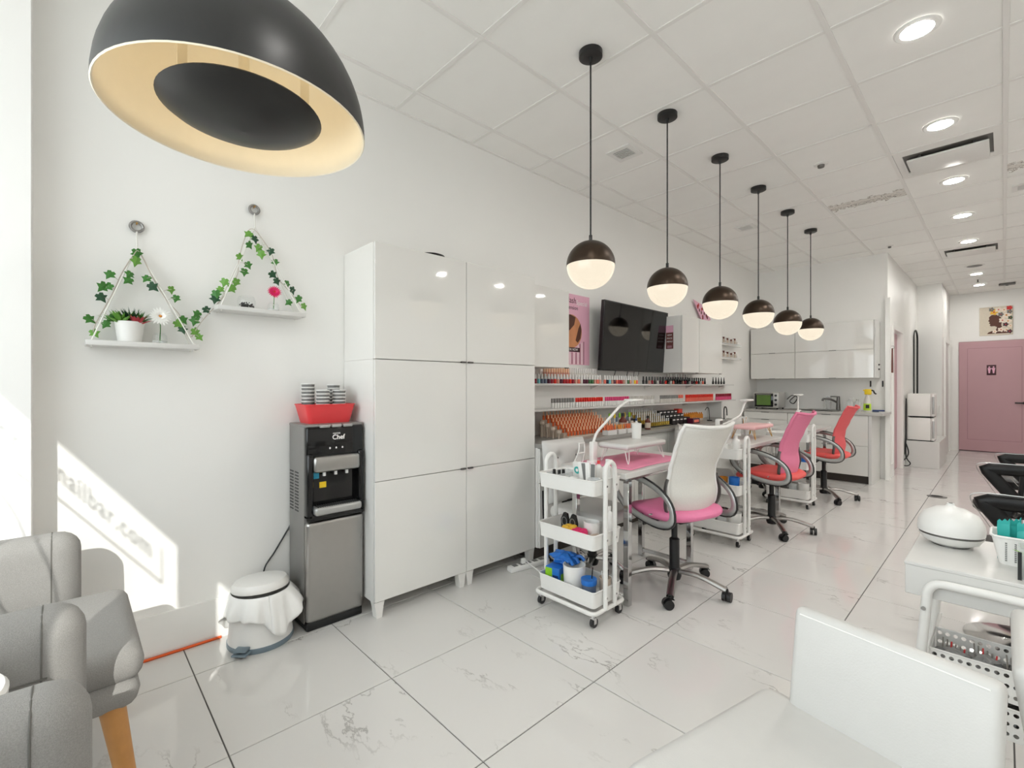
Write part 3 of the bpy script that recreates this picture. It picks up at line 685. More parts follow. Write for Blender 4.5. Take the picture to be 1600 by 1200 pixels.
# ------------------------------------------------------------------ water dispenser
wd = thing('water_dispenser', 'black and stainless steel water dispenser beside the tall white cabinets', 'water dispenser', (0.155, 1.01, 0))
W = 0.152
MB().rbox(-0.13, -W, 0.03, 0.085, W, 1.038, 0.006).build('body', 'body_grey', wd)
MB().rbox(-0.125, -W+0.004, 0.0, 0.115, W-0.004, 0.045, 0.008).build('plinth', 'black_plastic', wd)
MB().rbox(0.08, -W, 0.042, 0.128, W, 0.555, 0.022, 4).build('lower_door', 'silver', wd)
MB().rbox(-0.132, -W-0.001, 1.03, 0.112, W+0.001, 1.046, 0.006).build('top_cover', 'body_grey', wd)
MB().rbox(0.08, -W, 0.876, 0.122, W, 1.034, 0.012, 3).build('control_panel', 'black_gloss', wd)
bz = MB(); bz.rbox(0.08, -W, 0.562, 0.135, -W+0.035, 0.90, 0.014, 3); bz.rbox(0.08, W-0.035, 0.562, 0.135, W, 0.90, 0.014, 3); bz.rbox(0.08, -W, 0.556, 0.135, W, 0.60, 0.014, 3); bz.box(0.082, -W+0.02, 0.58, 0.088, W-0.02, 0.88)
bz.build('bezel', 'black_gloss', wd)
MB().rbox(0.09, -W+0.03, 0.80, 0.146, W-0.028, 0.885, 0.018, 3).build('tap_housing', 'silver', wd)
tray = MB().rbox(0.088, -W+0.03, 0.588, 0.165, W-0.028, 0.63, 0.014, 3).build('drip_tray', 'silver_paint', wd)
gr = MB()
for k in range(22): gr.box(0.094, -W+0.046+k*0.0115, 0.6295, 0.156, -W+0.051+k*0.0115, 0.632)
gr.build('grille', 'black_plastic', tray, smooth=False)
for k, yy in enumerate((-0.06, 0.0, 0.06)):
    MB().cyl((0.115, yy, 0.802), (0.115, yy, 0.78), 0.008, n=12).build('tap', 'white_plastic', wd)
    MB().rbox(0.09, yy-0.026, 1.028, 0.132, yy+0.026, 1.044, 0.005).build('push_button', 'silver_paint', wd)
    MB().lathe([(0.0, 0.0), (0.005, 0.004), (0.004, 0.008), (0.0, 0.013)], 10).build('water_icon', 'ink_white', wd, (0.1215, yy*0.55, 0.915))
place('brand_lettering', text_mesh('Chef', 0.034, 'ink_white', 0.0008, bold=0.0006), wd, (0.1225, 0.012, 0.965))
place('brand_lettering', text_mesh('MASTER', 0.011, 'ink_white', 0.0008), wd, (0.1225, 0.002, 0.992))
MB().box(0.0885, -W+0.038, 0.765, 0.090, -W+0.075, 0.798).build('sticker', 'cyan_sticker', wd)
MB().box(0.0885, -0.075, 0.715, 0.090, -0.04, 0.745).build('sticker', 'yellow_sticker', wd)
for c in range(2):
    for k in range(13):
        MB().box(-0.115+c*0.075, -W-0.0015, 0.59+k*0.0165, -0.065+c*0.075, -W+0.002, 0.597+k*0.0165).build('vent_slot', 'black_plastic', wd, smooth=False)
MB().cyl((-0.13, -W+0.03, 0.70), (-0.142, -W+0.03, 0.70), 0.012, n=12).build('drain_knob', 'black_plastic', wd)
tag(MB().tube(spline([(0.006, 0.95, 0.62), (0.006, 0.86, 0.47), (0.008, 0.79, 0.36), (0.012, 0.74, 0.29), (0.02, 0.73, 0.21)], 5), 0.004, 6).build('black_cable', 'black_plastic'), 'thin black power cord slanting down the wall behind the bin', 'cord')

rb = thing('red_basket', 'red plastic tub holding paper cups on top of the water dispenser', 'basket', (0.135, 1.008, 1.046))
def tub(w0, d0, w1, d1, h, th=0.003):
    b = MB(); lo = []; 
    def ring(w, d, z, r=0.02, n=5):
        out = []
        for cx_, cy_, a0 in ((w-r, d-r, 0), (-w+r, d-r, PI/2), (-w+r, -d+r, PI), (w-r, -d+r, 1.5*PI)):
            for k in range(n+1): out.append((cx_+r*math.cos(a0+PI/2*k/n), cy_+r*math.sin(a0+PI/2*k/n), z))
        return out
    rings = [ring(w0, d0, 0), ring(w1, d1, h), ring(w1-th, d1-th, h), ring(w0-th, d0-th, th)]
    n = len(rings[0]); vs_ = sum(rings, []); fs = []
    for i in range(3): fs += [(i*n+k, i*n+(k+1) % n, (i+1)*n+(k+1) % n, (i+1)*n+k) for k in range(n)]
    fs += [tuple(range(n-1, -1, -1)), tuple(3*n+k for k in range(n))]
    return b.add(vs_, fs), rings[1]
b, rim = tub(0.075, 0.110, 0.090, 0.133, 0.098)
b.build('tub', 'red_plastic', rb)
MB().tube(rim, 0.0035, 6, closed=True).build('rim', 'red_plastic', rb)
cup = tag(MB().lathe([(0.0, 0.0), (0.024, 0.0), (0.0335, 0.078), (0.031, 0.078), (0.0225, 0.004), (0.0, 0.004)], 24).build('paper_cup', 'cup_grey'), 'cup', 'cup', 'paper cups in the red tub')
crim = MB().tube([(0.033*math.cos(2*PI*k/24), 0.033*math.sin(2*PI*k/24), 0.078) for k in range(24)], 0.0032, 6, closed=True).build('rim', 'cup_white', cup)
first = True
for (cx_, cy_, n, zb, nm) in ((-0.035, -0.078, 6, 0.035, 'grey paper cup with white rim in the left rear stack of the red tub'), (0.035, -0.026, 5, 0.02, 'grey paper cup with white rim in the front left stack of the red tub'), (0.035, 0.062, 5, 0.02, 'grey paper cup with white rim in the front right stack of the red tub'), (-0.038, 0.062, 6, 0.03, 'grey paper cup with white rim in the right rear stack of the red tub')):
    for k in range(n):
        o = cup if first else copy_tree(cup); first = False
        o.location = (0.135+cx_, 1.008+cy_, 1.046+zb+k*0.019); o['label'] = nm

# ------------------------------------------------------------------ tall cabinets
def besta(y0, y1, z0, z1, doors, label, feet, hs):
    t = thing('storage_cabinet', label, 'cabinet', (0.004, (y0+y1)/2, 0), group='tall white gloss cabinets'); h = (y1-y0)/2
    b = MB(); b.box(0, -h+0.001, z0, 0.36, h-0.001, z1); b.build('body', 'cabinet_side', t, smooth=False)
    for k in range(len(doors)-1):
        d = MB().rbox(0.3615, -h+0.0018, doors[k]+0.0018, 0.381, h-0.0018, doors[k+1]-0.0018, 0.0012, 1).build('door', 'gloss_white', t)
        for (zz, sy) in hs:
            if abs(zz-doors[k]) < 0.03:
                MB().rbox(0.372, sy*(h-0.012)-0.0 if sy > 0 else -h+0.012-0.036, 0, 0.392, 0, 0.01, 0.001) if False else None
                ya, yb = (h-0.046, h-0.010) if sy > 0 else (-h+0.010, -h+0.046)
                MB().rbox(0.376, ya, zz-0.004, 0.394, yb, zz+0.006, 0.0012, 1).build('pull_tab', 'dark_steel', d)
    if feet:
        for x in (0.02, 0.33):
            for sy in (-1, 1):
                yy = sy*(h-0.03)
                MB().prism([(yy-0.03, 0.085), (yy+0.03, 0.085), (yy+0.024, 0.06), (yy+0.016, 0.0), (yy-0.016, 0.0), (yy-0.024, 0.06)], x, x+0.045).build('foot', 'cabinet_side', t)
    return t
Y1, Y2, Y3 = 1.172, 1.786, 2.40
besta(Y1, Y2, 0.085, 1.387, [0.087, 0.731, 1.387], 'tall white gloss cabinet standing beside the water dispenser, lower unit', True, [(0.731, 1)])
besta(Y2, Y3, 0.085, 1.387, [0.087, 0.731, 1.387], 'tall white gloss cabinet standing next to the power strip, lower unit', True, [(0.731, -1)])
besta(Y1, Y2, 1.388, 2.015, [1.388, 2.015], 'upper white gloss cabinet stacked on the left tall unit', False, [(1.388, 1)])
besta(Y2, Y3, 1.388, 2.015, [1.388, 2.015], 'upper white gloss cabinet stacked on the right tall unit', False, [(1.388, -1)])
tr = thing('black_tray', 'black round tray lying on top of the tall white cabinets', 'tray', (0.26, 1.60, 2.015))
MB().lathe([(0.0, 0.0), (0.07, 0.0), (0.09, 0.02), (0.086, 0.02), (0.068, 0.004), (0.0, 0.004)], 32).build('dish', 'black_plastic', tr)
MB().tube([(0.088*math.cos(2*PI*k/32), 0.088*math.sin(2*PI*k/32), 0.02) for k in range(32)], 0.003, 6, closed=True).build('rim', 'black_plastic', tr)
ps = thing('power_strip', 'white power strip on the floor under the tall cabinet', 'power strip', (0.44, 2.28, 0), R(-10))
MB().rbox(-0.03, -0.16, 0.0, 0.03, 0.16, 0.035, 0.008).build('housing', 'white_plastic', ps)
for k in range(5): MB().rbox(-0.018, -0.13+k*0.055, 0.034, 0.018, -0.095+k*0.055, 0.037, 0.001, 1).build('socket', 'cup_grey', ps)
MB().rbox(-0.012, -0.06, 0.036, 0.012, -0.03, 0.07, 0.004).build('plug', 'white_plastic', ps)
tag(MB().tube(spline([(0.44, 2.245, 0.06), (0.52, 2.25, 0.03), (0.60, 2.27, 0.006), (0.70, 2.38, 0.006), (0.76, 2.48, 0.006)], 6), 0.004, 6).build('white_cable', 'white_plastic'), 'white cable trailing over the floor from the power strip', 'cord')
tag(MB().tube(spline([(0.47, 2.445, 0.014), (0.50, 2.50, 0.008), (0.455, 2.47, 0.03), (0.436, 2.44, 0.25), (0.434, 2.43, 0.5)], 6), 0.006, 6).build('dark_cable', 'black_plastic'), 'dark cable rising behind the power strip beside the tall cabinet', 'cord')
# ------------------------------------------------------------------ polish wall
wc = thing('wall_cabinet', 'white gloss wall cabinet between the tall cabinets and the pink poster', 'cabinet', (0.002, 2.635, 1.385))
MB().box(0, -0.232, 0, 0.29, 0.232, 0.605).build('body', 'cabinet_side', wc, smooth=False)
dd = MB().rbox(0.2915, -0.231, 0.001, 0.31, 0.231, 0.604, 0.0012, 1).build('door', 'gloss_white', wc)
MB().box(0.298, 0.19, -0.006, 0.314, 0.225, 0.002).build('pull_tab', 'dark_steel', dd)
wc = thing('wall_cabinet', 'white gloss wall cabinet with two doors to the right of the television', 'cabinet', (0.002, 4.68, 1.385))
MB().box(0, 0.0, 0, 0.33, 1.005, 0.605).build('body', 'cabinet_side', wc, smooth=False)
for ya, yb in ((0.001, 0.388), (0.396, 1.004)):
    dd = MB().rbox(0.3315, ya, 0.001, 0.35, yb, 0.604, 0.0012, 1).build('door', 'gloss_white', wc)
    MB().box(0.338, yb-0.06, -0.006, 0.354, yb-0.02, 0.002).build('pull_tab', 'dark_steel', dd)
def shelf(y0, y1, d, z, label):
    t = thing('polish_shelf', label, 'shelf', (0.001, y0, z), group='long white polish shelves')
    MB().rbox(0, 0, -0.016, d, y1-y0, 0, 0.001, 1).build('board', 'satin_white', t)
    for k in range(5):
        yy = 0.2+k*(y1-y0-0.4)/4
        MB().prism([(0.004, -0.016), (d*0.7, -0.016), (0.004, -0.05)], yy-0.006, yy+0.006, 'xz').build('bracket', 'satin_white', t)
shelf(2.41, 6.62, 0.13, 1.262, 'upper long white wall shelf lined with nail polish')
shelf(2.41, 6.50, 0.20, 1.058, 'lower long white wall shelf lined with nail polish')
tag(MB().rbox(0.002, 6.06, 0.832, 0.19, 6.085, 1.040, 0.001, 1).build('shelf_support', 'satin_white'), 'white upright panel between the counter and the lower polish shelf', 'panel')

body_prof = [(0.0, 0.0), (0.0115, 0.0), (0.0125, 0.004), (0.0125, 0.032), (0.009, 0.037), (0.005, 0.038)]
cap_prof = [(0.009, 0.037), (0.009, 0.052), (0.0078, 0.078), (0.0, 0.079)]
bm_cache = {}
def polish(x, y, z, body, cap, label, group, s=1.0, sq=False):
    kb = ('b', body, sq)
    if kb not in bm_cache:
        m = MB()
        if sq: m.rbox(-0.0105, -0.0095, 0, 0.0105, 0.0095, 0.045, 0.002, 1)
        else: m.lathe(body_prof, 10)
        bm_cache[kb] = m.mesh('polish_bottle', body)
    kc = ('c', cap, sq)
    if kc not in bm_cache:
        m = MB()
        if sq: m.rbox(-0.0095, -0.0085, 0.045, 0.0095, 0.0085, 0.082, 0.002, 1)
        else: m.lathe(cap_prof, 10)
        bm_cache[kc] = m.mesh('cap', cap)
    o = tag(place('polish_bottle', bm_cache[kb], None, (x, y, z)), label, 'nail polish', group); o.scale = (s, s, s)
    place('cap', bm_cache[kc], o)
    return o
rn = random.Random(11)
NAME = dict(red='red', crimson='deep crimson', scarlet='bright scarlet', plum='dark plum', coral='coral', yellow='yellow', green='green', slate='slate blue', aqua='pale aqua', nude='nude beige', navyp='near black navy', black='black', pinkp='hot pink', clear='clear', smoke='smoky grey', darkgrey='dark grey')
seq = ['crimson', 'crimson', 'plum', 'nude', 'yellow', 'plum', 'crimson', 'aqua', 'slate', 'slate', 'plum', 'crimson', 'scarlet', 'nude', 'plum', 'red', 'red', 'scarlet', 'crimson', 'nude', 'coral', 'clear', 'plum', 'plum', 'green', 'green', 'nude', 'coral', 'nude', 'coral', 'navyp', 'aqua', 'nude', 'plum', 'coral', 'red', 'red', 'nude', 'clear', 'green', 'nude', 'clear', 'yellow', 'coral']
y = 2.46; SX = 1.263
for k, c in enumerate(seq):
    if k == 29: y += 0.035
    polish(0.105, y, SX, 'polish_'+c, 'white_plastic', NAME[c]+' nail polish bottle with white cap on the upper polish shelf', 'white capped polishes on the upper shelf'); y += 0.0395
# raised rear rows on clear risers
for (n, y0, zz, c, lab) in ((11, 2.86, 1.322, 'nude', 'beige nail polish bottle in the raised rear row on the upper shelf'), (13, 3.20, 1.322, 'clear', 'clear nail polish bottle in the raised rear row on the upper shelf')):
    r = thing('clear_riser', 'clear acrylic riser under the '+('beige' if c == 'nude' else 'clear')+' rear row of polishes', 'riser', (0.05, y0-0.02, SX))
    MB().box(-0.025, 0, 0.056, 0.025, n*0.031+0.02, 0.059).build('step', 'acrylic', r); MB().box(-0.025, 0, 0, -0.022, n*0.031+0.02, 0.056).build('back', 'acrylic', r); MB().box(0.022, 0, 0, 0.025, n*0.031+0.02, 0.056).build('front', 'acrylic', r)
    for k in range(n): polish(0.05, y0+k*0.031, zz, 'polish_'+c, 'white_plastic' if c == 'clear' else 'copper_cap', lab, 'rear row polishes on the upper shelf')
y = 4.33
for k in range(26):
    c = ['black', 'black', 'nude', 'crimson', 'black', 'clear', 'plum', 'black', 'scarlet', 'black', 'clear', 'coral', 'black'][k % 13]
    polish(0.10, y, SX, 'polish_'+c, 'black_gloss', NAME[c]+' nail polish bottle with black cap on the upper polish shelf', 'black capped polishes on the upper shelf'); y += 0.058
for k in range(9):
    polish(0.045, 4.95+k*0.062, SX+0.0, 'polish_black', 'white_plastic', 'black nail polish bottle with white cap behind the black capped ones', 'rear black polishes on the upper shelf', 1.45)
for k in range(5):
    o = thing('cuticle_oil', 'slim black tapered bottle at the far end of the upper polish shelf', 'bottle', (0.10, 6.02+k*0.085, SX), group='slim black bottles on the upper shelf')
    MB().lathe([(0.0, 0), (0.013, 0), (0.013, 0.03), (0.011, 0.036)], 12).build('bottle', 'black_gloss', o); MB().lathe([(0.009, 0.036), (0.004, 0.09), (0.0, 0.092)], 12).build('cap', 'black_plastic', o)
S2 = 1.059
def run(y0, y1, body, cap, label, group, x=0.16, s=1.0, sq=True, step=0.033):
    y = y0
    while y < y1: polish(x, y, S2, body, cap, label, group, s, sq); y += step
G2 = 'polishes on the lower shelf'
run(2.46, 2.58, 'polish_clear', 'black_plastic', 'white square polish bottle with dark cap next to the tall cabinet on the lower shelf', G2, step=0.03)
run(2.84, 3.12, 'white_plastic', 'polish_smoke', 'white square polish bottle with grey cap on the lower shelf', G2)
run(3.15, 3.52, 'white_plastic', 'polish_scarlet', 'white square polish bottle with red cap on the lower shelf', G2)
run(3.58, 3.96, 'white_plastic', 'polish_pinkp', 'white square polish bottle with pink cap on the lower shelf', G2)
run(3.99, 4.45, 'white_plastic', 'polish_clear', 'white square polish bottle with pale cap on the lower shelf', G2)
run(4.58, 4.95, 'polish_clear', 'polish_smoke', 'clear square polish bottle with smoky cap on the lower shelf', G2)
run(4.96, 5.08, 'polish_clear', 'polish_coral', 'clear square polish bottle with coral cap on the lower shelf', G2)
run(5.16, 5.86, 'polish_coral', 'polish_scarlet', 'coral square polish bottle with red cap on the lower shelf', G2)
run(5.98, 6.44, 'polish_pinkp', 'polish_crimson', 'pink square polish bottle with dark red cap at the far end of the lower shelf', G2, step=0.034)

# counter with base cabinets
CZ = 0.83
tag(MB().rbox(0.002, 2.405, CZ-0.028, 0.45, 6.10, CZ, 0.002, 1).build('counter_top', 'worktop_grey'), 'long grey worktop under the polish shelves', 'worktop')
for k in range(6):
    y0 = 2.408+k*0.615
    t = thing('base_cabinet', 'white base cabinet under the grey worktop, %s from the tall cabinets' % ['first', 'second', 'third', 'fourth', 'fifth', 'sixth'][k], 'cabinet', (0.003, y0, 0), group='base cabinets under the worktop')
    MB().box(0, 0.001, 0.09, 0.40, 0.613, CZ-0.029).build('body', 'cabinet_side', t, smooth=False)
    MB().box(0.02, 0.001, 0, 0.36, 0.613, 0.09).build('toe_kick', 'toe_dark', t, smooth=False)
    for za, zb in ((0.092, 0.55), (0.554, CZ-0.034)): MB().rbox(0.401, 0.003, za, 0.42, 0.611, zb, 0.0012, 1).build('drawer_front', 'gloss_white', t)
# stepped racks of copper / gold / black bottles
def stick(m, cap, nm):
    b = MB().lathe([(0.0, 0), (0.0095, 0), (0.0095, 0.034), (0.006, 0.037)], 8).mesh(nm, m); c = MB().lathe([(0.0062, 0.036), (0.0052, 0.066), (0.0, 0.067)], 8).mesh('cap', cap)
    return b, c
def rack(y0, n, pitch, rows, x0, zb, zt, m, cap, mat_st, label, blabel, grp, skew=0.0):
    t = thing('display_rack', label, 'rack', (x0, y0, CZ))
    dx = 0.042; dz = (zt-zb)/max(1, rows-1)
    for i in range(rows):
        z = zt-i*dz-CZ; b = MB(); b.box(i*dx-0.02, skew*i-0.02, 0.0, i*dx+0.021, skew*i+n*pitch, max(0.004, z)); b.build('step', mat_st, t, smooth=False)
    bm_, cm = stick(m, cap, 'swatch_bottle')
    for i in range(rows):
        for k in range(n):
            o = tag(place('swatch_bottle', bm_, None, (x0+i*dx, y0+skew*i+k*pitch, zt-i*dz+0.0005)), blabel+', '+['top rear row', 'second row from top', 'third row from top', 'fourth row from top', 'fifth row from top', 'lowest front row'][i], 'nail polish', grp)
            place('cap', cm, o)
rack(2.80, 17, 0.040, 6, 0.10, 0.845, 0.965, 'copper', 'copper_cap', 'beige', 'beige stepped display rack packed with copper polish bottles', 'copper polish bottle with pale cap in the stepped rack', 'copper polishes in the stepped rack', 0.012)
for k in range(4):
    rr = thing('rack_knob', 'pale round end knob of the copper polish rack, step %s from the wall' % ['one', 'two', 'three', 'four'][k], 'knob', (0.13+k*0.06, 2.745, CZ))
    MB().lathe([(0.006, 0), (0.006, 0.09-0.02*k), (0.005, 0.098-0.02*k)], 14).build('post', 'beige', rr); MB().lathe([(0.012, 0.098-0.02*k), (0.02, 0.11-0.02*k), (0.017, 0.128-0.02*k), (0.0, 0.134-0.02*k)], 16).build('ball', 'beige', rr)
rack(4.06, 12, 0.040, 5, 0.10, 0.84, 0.94, 'bottle_gold', 'cup_white', 'black_plastic', 'black stepped display rack packed with gold polish bottles', 'gold polish bottle with pale cap in the stepped rack', 'gold polishes in the stepped rack', 0.01)
for i in range(3):
    for k in range(5):
        bx = thing('black_box', 'small black polish carton beside the gold polishes, %s' % ['tall rear row', 'middle row', 'low front row'][i], 'box', (0.11+i*0.075, 4.62+k*0.082, CZ), group='black cartons on the worktop')
        h = 0.14-0.035*i
        MB().rbox(-0.03, -0.035, 0, 0.03, 0.035, h, 0.002, 1).build('carton', 'black_plastic', bx); MB().box(0.0301, -0.025, h-0.022, 0.0306, 0.025, h-0.012).build('label_strip', 'ink_white', bx)
def carton(name, label, loc, s, m, m2, rz=0.0, cat='box'):
    t = thing(name, label, cat, loc, rz)
    a, b_, c = s
    MB().rbox(-a/2, -b_/2, 0, a/2, b_/2, c, 0.002, 1).build('carton', m, t)
    MB().box(a/2, -b_*0.35, c*0.25, a/2+0.0006, b_*0.35, c*0.7).build('front_label', m2, t)
    return t
carton('red_box', 'tall red carton standing behind the amber bottles', (0.11, 5.06, CZ), (0.06, 0.09, 0.15), 'orange_red', 'ink_dark')
carton('red_box', 'low dark red carton in front of the black cartons', (0.33, 4.98, CZ), (0.07, 0.16, 0.06), 'polish_plum', 'polish_coral')
for i in range(2):
    for k in range(7):
        o = thing('amber_bottle', 'small amber bottle with pale base at the end of the worktop', 'bottle', (0.14+i*0.06, 5.16+k*0.05, CZ), group='amber bottles on the worktop')
        MB().lathe([(0.0, 0), (0.02, 0), (0.02, 0.03)], 12).build('base', 'beige', o); MB().lathe([(0.019, 0.03), (0.019, 0.075), (0.008, 0.085), (0.007, 0.1), (0.0, 0.1)], 12).build('glass', 'amber', o)
def dark_bottle(y, x, h, m, cap, label):
    o = thing('product_bottle', label, 'bottle', (x, y, CZ))
    r = h*0.21
    MB().lathe([(0.0, 0), (r, 0), (r, h*0.62), (r*0.45, h*0.75), (r*0.4, h*0.82)], 16).build('bottle', m, o)
    MB().shell([(r*1.01, h*0.12), (r*1.01, h*0.5)], 16).build('paper_label', 'beige', o)
    MB().lathe([(r*0.5, h*0.82), (r*0.46, h), (0.0, h)], 12).build('cap', cap, o)
dark_bottle(3.60, 0.33, 0.17, 'brown_box', 'black_plastic', 'large dark bottle with pale label behind the desk lamp')
dark_bottle(3.70, 0.36, 0.12, 'beige', 'black_plastic', 'beige bottle with black cap behind the first manicure table')
dark_bottle(3.80, 0.34, 0.11, 'white_plastic', 'navy', 'white bottle with navy cap behind the first manicure table')
dark_bottle(3.97, 0.36, 0.13, 'brown_box', 'black_plastic', 'brown bottle beside the gold polish rack')
for k in range(10):
    o = polish(0.17+(k % 2)*0.05, 3.62+k*0.042, CZ+0.04+(0 if k % 2 else 0.03), 'polish_clear', ['lime', 'polish_slate', 'spray_yellow', 'polish_smoke'][k % 4], 'clear polish bottle with %s cap between the copper and gold racks' % ['lime', 'slate', 'yellow', 'grey'][k % 4], 'polishes between the racks', 1.1)
rs = thing('clear_riser', 'clear riser under the polishes between the copper and gold racks', 'riser', (0.195, 3.60, CZ))
MB().box(-0.04, 0, 0.036, 0.0, 0.42, 0.039).build('step', 'acrylic', rs); MB().box(-0.05, 0, 0.0, -0.046, 0.42, 0.069).build('back', 'acrylic', rs); MB().box(-0.05, 0, 0.066, -0.005, 0.42, 0.069).build('step', 'acrylic', rs); MB().box(0.0, 0, 0.0, 0.05, 0.42, 0.039).build('step', 'acrylic', rs)
for i, (yy, w, c) in enumerate(((3.30, 0.13, 'copper'), (3.45, 0.11, 'amber'), (3.57, 0.08, 'copper'))):
    t = thing('swatch_box', 'small white open box of %s, %s in front of the copper rack' % (['copper tips', 'amber tips', 'copper and brown tips'][i], ['left', 'middle', 'right'][i]), 'box', (0.395, yy, CZ))
    MB().rbox(-0.03, -w/2, 0, 0.03, w/2, 0.04, 0.002, 1).build('tray', 'satin_white', t)
    for k in range(int(w/0.016)): MB().lathe([(0.006, 0.04), (0.006, 0.075), (0.0, 0.085)], 8, (0.012*((k % 2)*2-1), -w/2+0.012+k*0.0155, 0)).build('tip', c, t)
hz = thing('nail_drill', 'black curved lamp hose standing at the end of the worktop', 'tool', (0.30, 5.46, CZ))
MB().lathe([(0.0, 0), (0.03, 0), (0.03, 0.012), (0.0, 0.014)], 18).build('base', 'black_plastic', hz)
MB().tube(spline([(0, 0, 0.01), (0, -0.02, 0.13), (0, -0.07, 0.16), (0, -0.12, 0.13)], 6), 0.004, 6).build('hose', 'black_plastic', hz)
fc = thing('small_faucet', 'slim black curved tap behind the white mesh chair', 'faucet', (0.36, 5.72, CZ))
MB().lathe([(0.0, 0), (0.022, 0), (0.02, 0.01), (0.0, 0.012)], 16).build('base', 'chrome', fc)
MB().tube(spline([(0, 0, 0.01), (0, 0, 0.12), (0.02, -0.02, 0.16), (0.05, -0.05, 0.14), (0.06, -0.06, 0.06)], 6), 0.007, 8).build('spout', 'black_metal', fc)
MB().cyl((0, 0.05, 0), (0, 0.05, 0.07), 0.008, n=10).build('lever', 'white_plastic', fc)

# television, posters, card
tv = thing('television', 'black wall television reflecting two globe lamps', 'television', (0.05, 4.125, 1.71))
M = Matrix.Translation((0.085, 0, 0)) @ Matrix.Rotation(R(4), 4, 'Y')
MB().rbox(-0.02, -0.585, -0.325, 0.018, 0.585, 0.325, 0.004, 2, M).build('housing', 'black_plastic', tv)
MB().rbox(0.0175, -0.575, -0.31, 0.0195, 0.575, 0.315, 0.0005, 1, M).build('screen', 'screen', tv)
MB().box(-0.05, -0.15, -0.12, 0.068, 0.15, 0.12).build('wall_mount', 'black_metal', tv, smooth=False)
for yy in (-0.20, 0.02): MB().tube([(0.0, yy, -0.25), (-0.03, yy, -0.36), (-0.04, yy+0.01, -0.40)], 0.004, 6).build('cable', 'black_plastic', tv)
MB().tube(spline([(0.0, 0.14, -0.26), (-0.02, 0.13, -0.36), (-0.02, 0.18, -0.38), (-0.02, 0.22, -0.35), (0.0, 0.21, -0.26)], 5), 0.003, 6).build('cable', 'black_plastic', tv)
pp = thing('poster', 'pink salon poster with a round photo and stripes beside the wall cabinet', 'poster', (0.001, 3.03, 1.435))
MB().box(0, 0, 0, 0.004, 0.505, 0.635).build('sheet', 'paper_pink', pp, smooth=False)
MB().prism(ell(0.24, 0.30, 0.15, 0.15, 40), 0.0041, 0.0046).build('round_photo', 'skin_print', pp)
MB().prism([(0.10, 0.33), (0.13, 0.42), (0.22, 0.45), (0.30, 0.43), (0.28, 0.36), (0.22, 0.31), (0.16, 0.28)], 0.0047, 0.0050).build('hair_shape', 'hair_print', pp)
MB().prism([(0.30, 0.22), (0.34, 0.33), (0.37, 0.38), (0.385, 0.32), (0.37, 0.24), (0.33, 0.2)], 0.0047, 0.0050).build('hair_shape', 'hair_print', pp)
for k in range(9): MB().box(0.0047, 0.19+k*0.028, 0.005, 0.0052, 0.199+k*0.028, 0.12+0.012*k if k > 4 else 0.11).build('stripe', 'ink_white' if k % 2 else 'brown_print', pp)
MB().rbox(0.0047, 0.13, 0.115, 0.0058, 0.36, 0.155, 0.0004, 1).build('button_shape', 'ink_dark', pp)
place('poster_lettering', text_mesh('BOOK NOW', 0.03, 'ink_white', 0.0004), pp, (0.0062, 0.245, 0.126))
place('poster_lettering', text_mesh('Eyelash', 0.075, 'ink_dark', 0.0004), pp, (0.0048, 0.20, 0.555))
place('poster_lettering', text_mesh('Extension', 0.05, 'ink_dark', 0.0004), pp, (0.0048, 0.235, 0.498))
place('poster_lettering', text_mesh('Special', 0.06, 'ink_white', 0.0004), pp, (0.0048, 0.39, 0.545))
p2 = thing('small_poster', 'narrow brown and pink price card on the side of the right wall cabinet', 'poster', (0.208, 4.679, 1.64))
MB().box(-0.042, -0.002, 0, 0.042, 0, 0.25).build('sheet', 'brown_print', p2, smooth=False)
MB().box(-0.042, -0.0026, 0.175, 0.042, -0.002, 0.25).build('photo', 'paper_pink', p2, smooth=False)
for k, tx in enumerate(('NEW', 'PRICE', 'MENU')): place('card_lettering', text_mesh(tx, 0.024, 'ink_white', 0.0003, face='Y'), p2, (0, -0.0024, 0.14-k*0.035))
for k in range(3): MB().box(-0.026, -0.0026, 0.03-k*0.009, 0.026, -0.002, 0.033-k*0.009).build('small_print', 'paper_pink', p2)
p3 = thing('leaning_card', 'pink patterned card leaning above the right wall cabinet', 'poster', (0.03, 5.85, 2.0))
MB().prism([(-0.249, 0.316), (-0.02, 0.28), (0.262, 0.111), (0.035, 0.03)], 0, 0.004).build('sheet', 'paper_pink', p3, smooth=False)
rn = random.Random(4)
for k in range(14):
    u, v = rn.uniform(0.12, 0.88), rn.uniform(0.12, 0.88)
    a = (-0.249*(1-u)+0.035*u, 0.316*(1-u)+0.03*u); c = (-0.02*(1-u)+0.262*u, 0.28*(1-u)+0.111*u)
    MB().prism(ell(a[0]*(1-v)+c[0]*v, a[1]*(1-v)+c[1]*v, 0.018, 0.022, 10), 0.0041, 0.0046).build('print_spot', 'brown_print' if k % 2 else 'flower_red', p3)

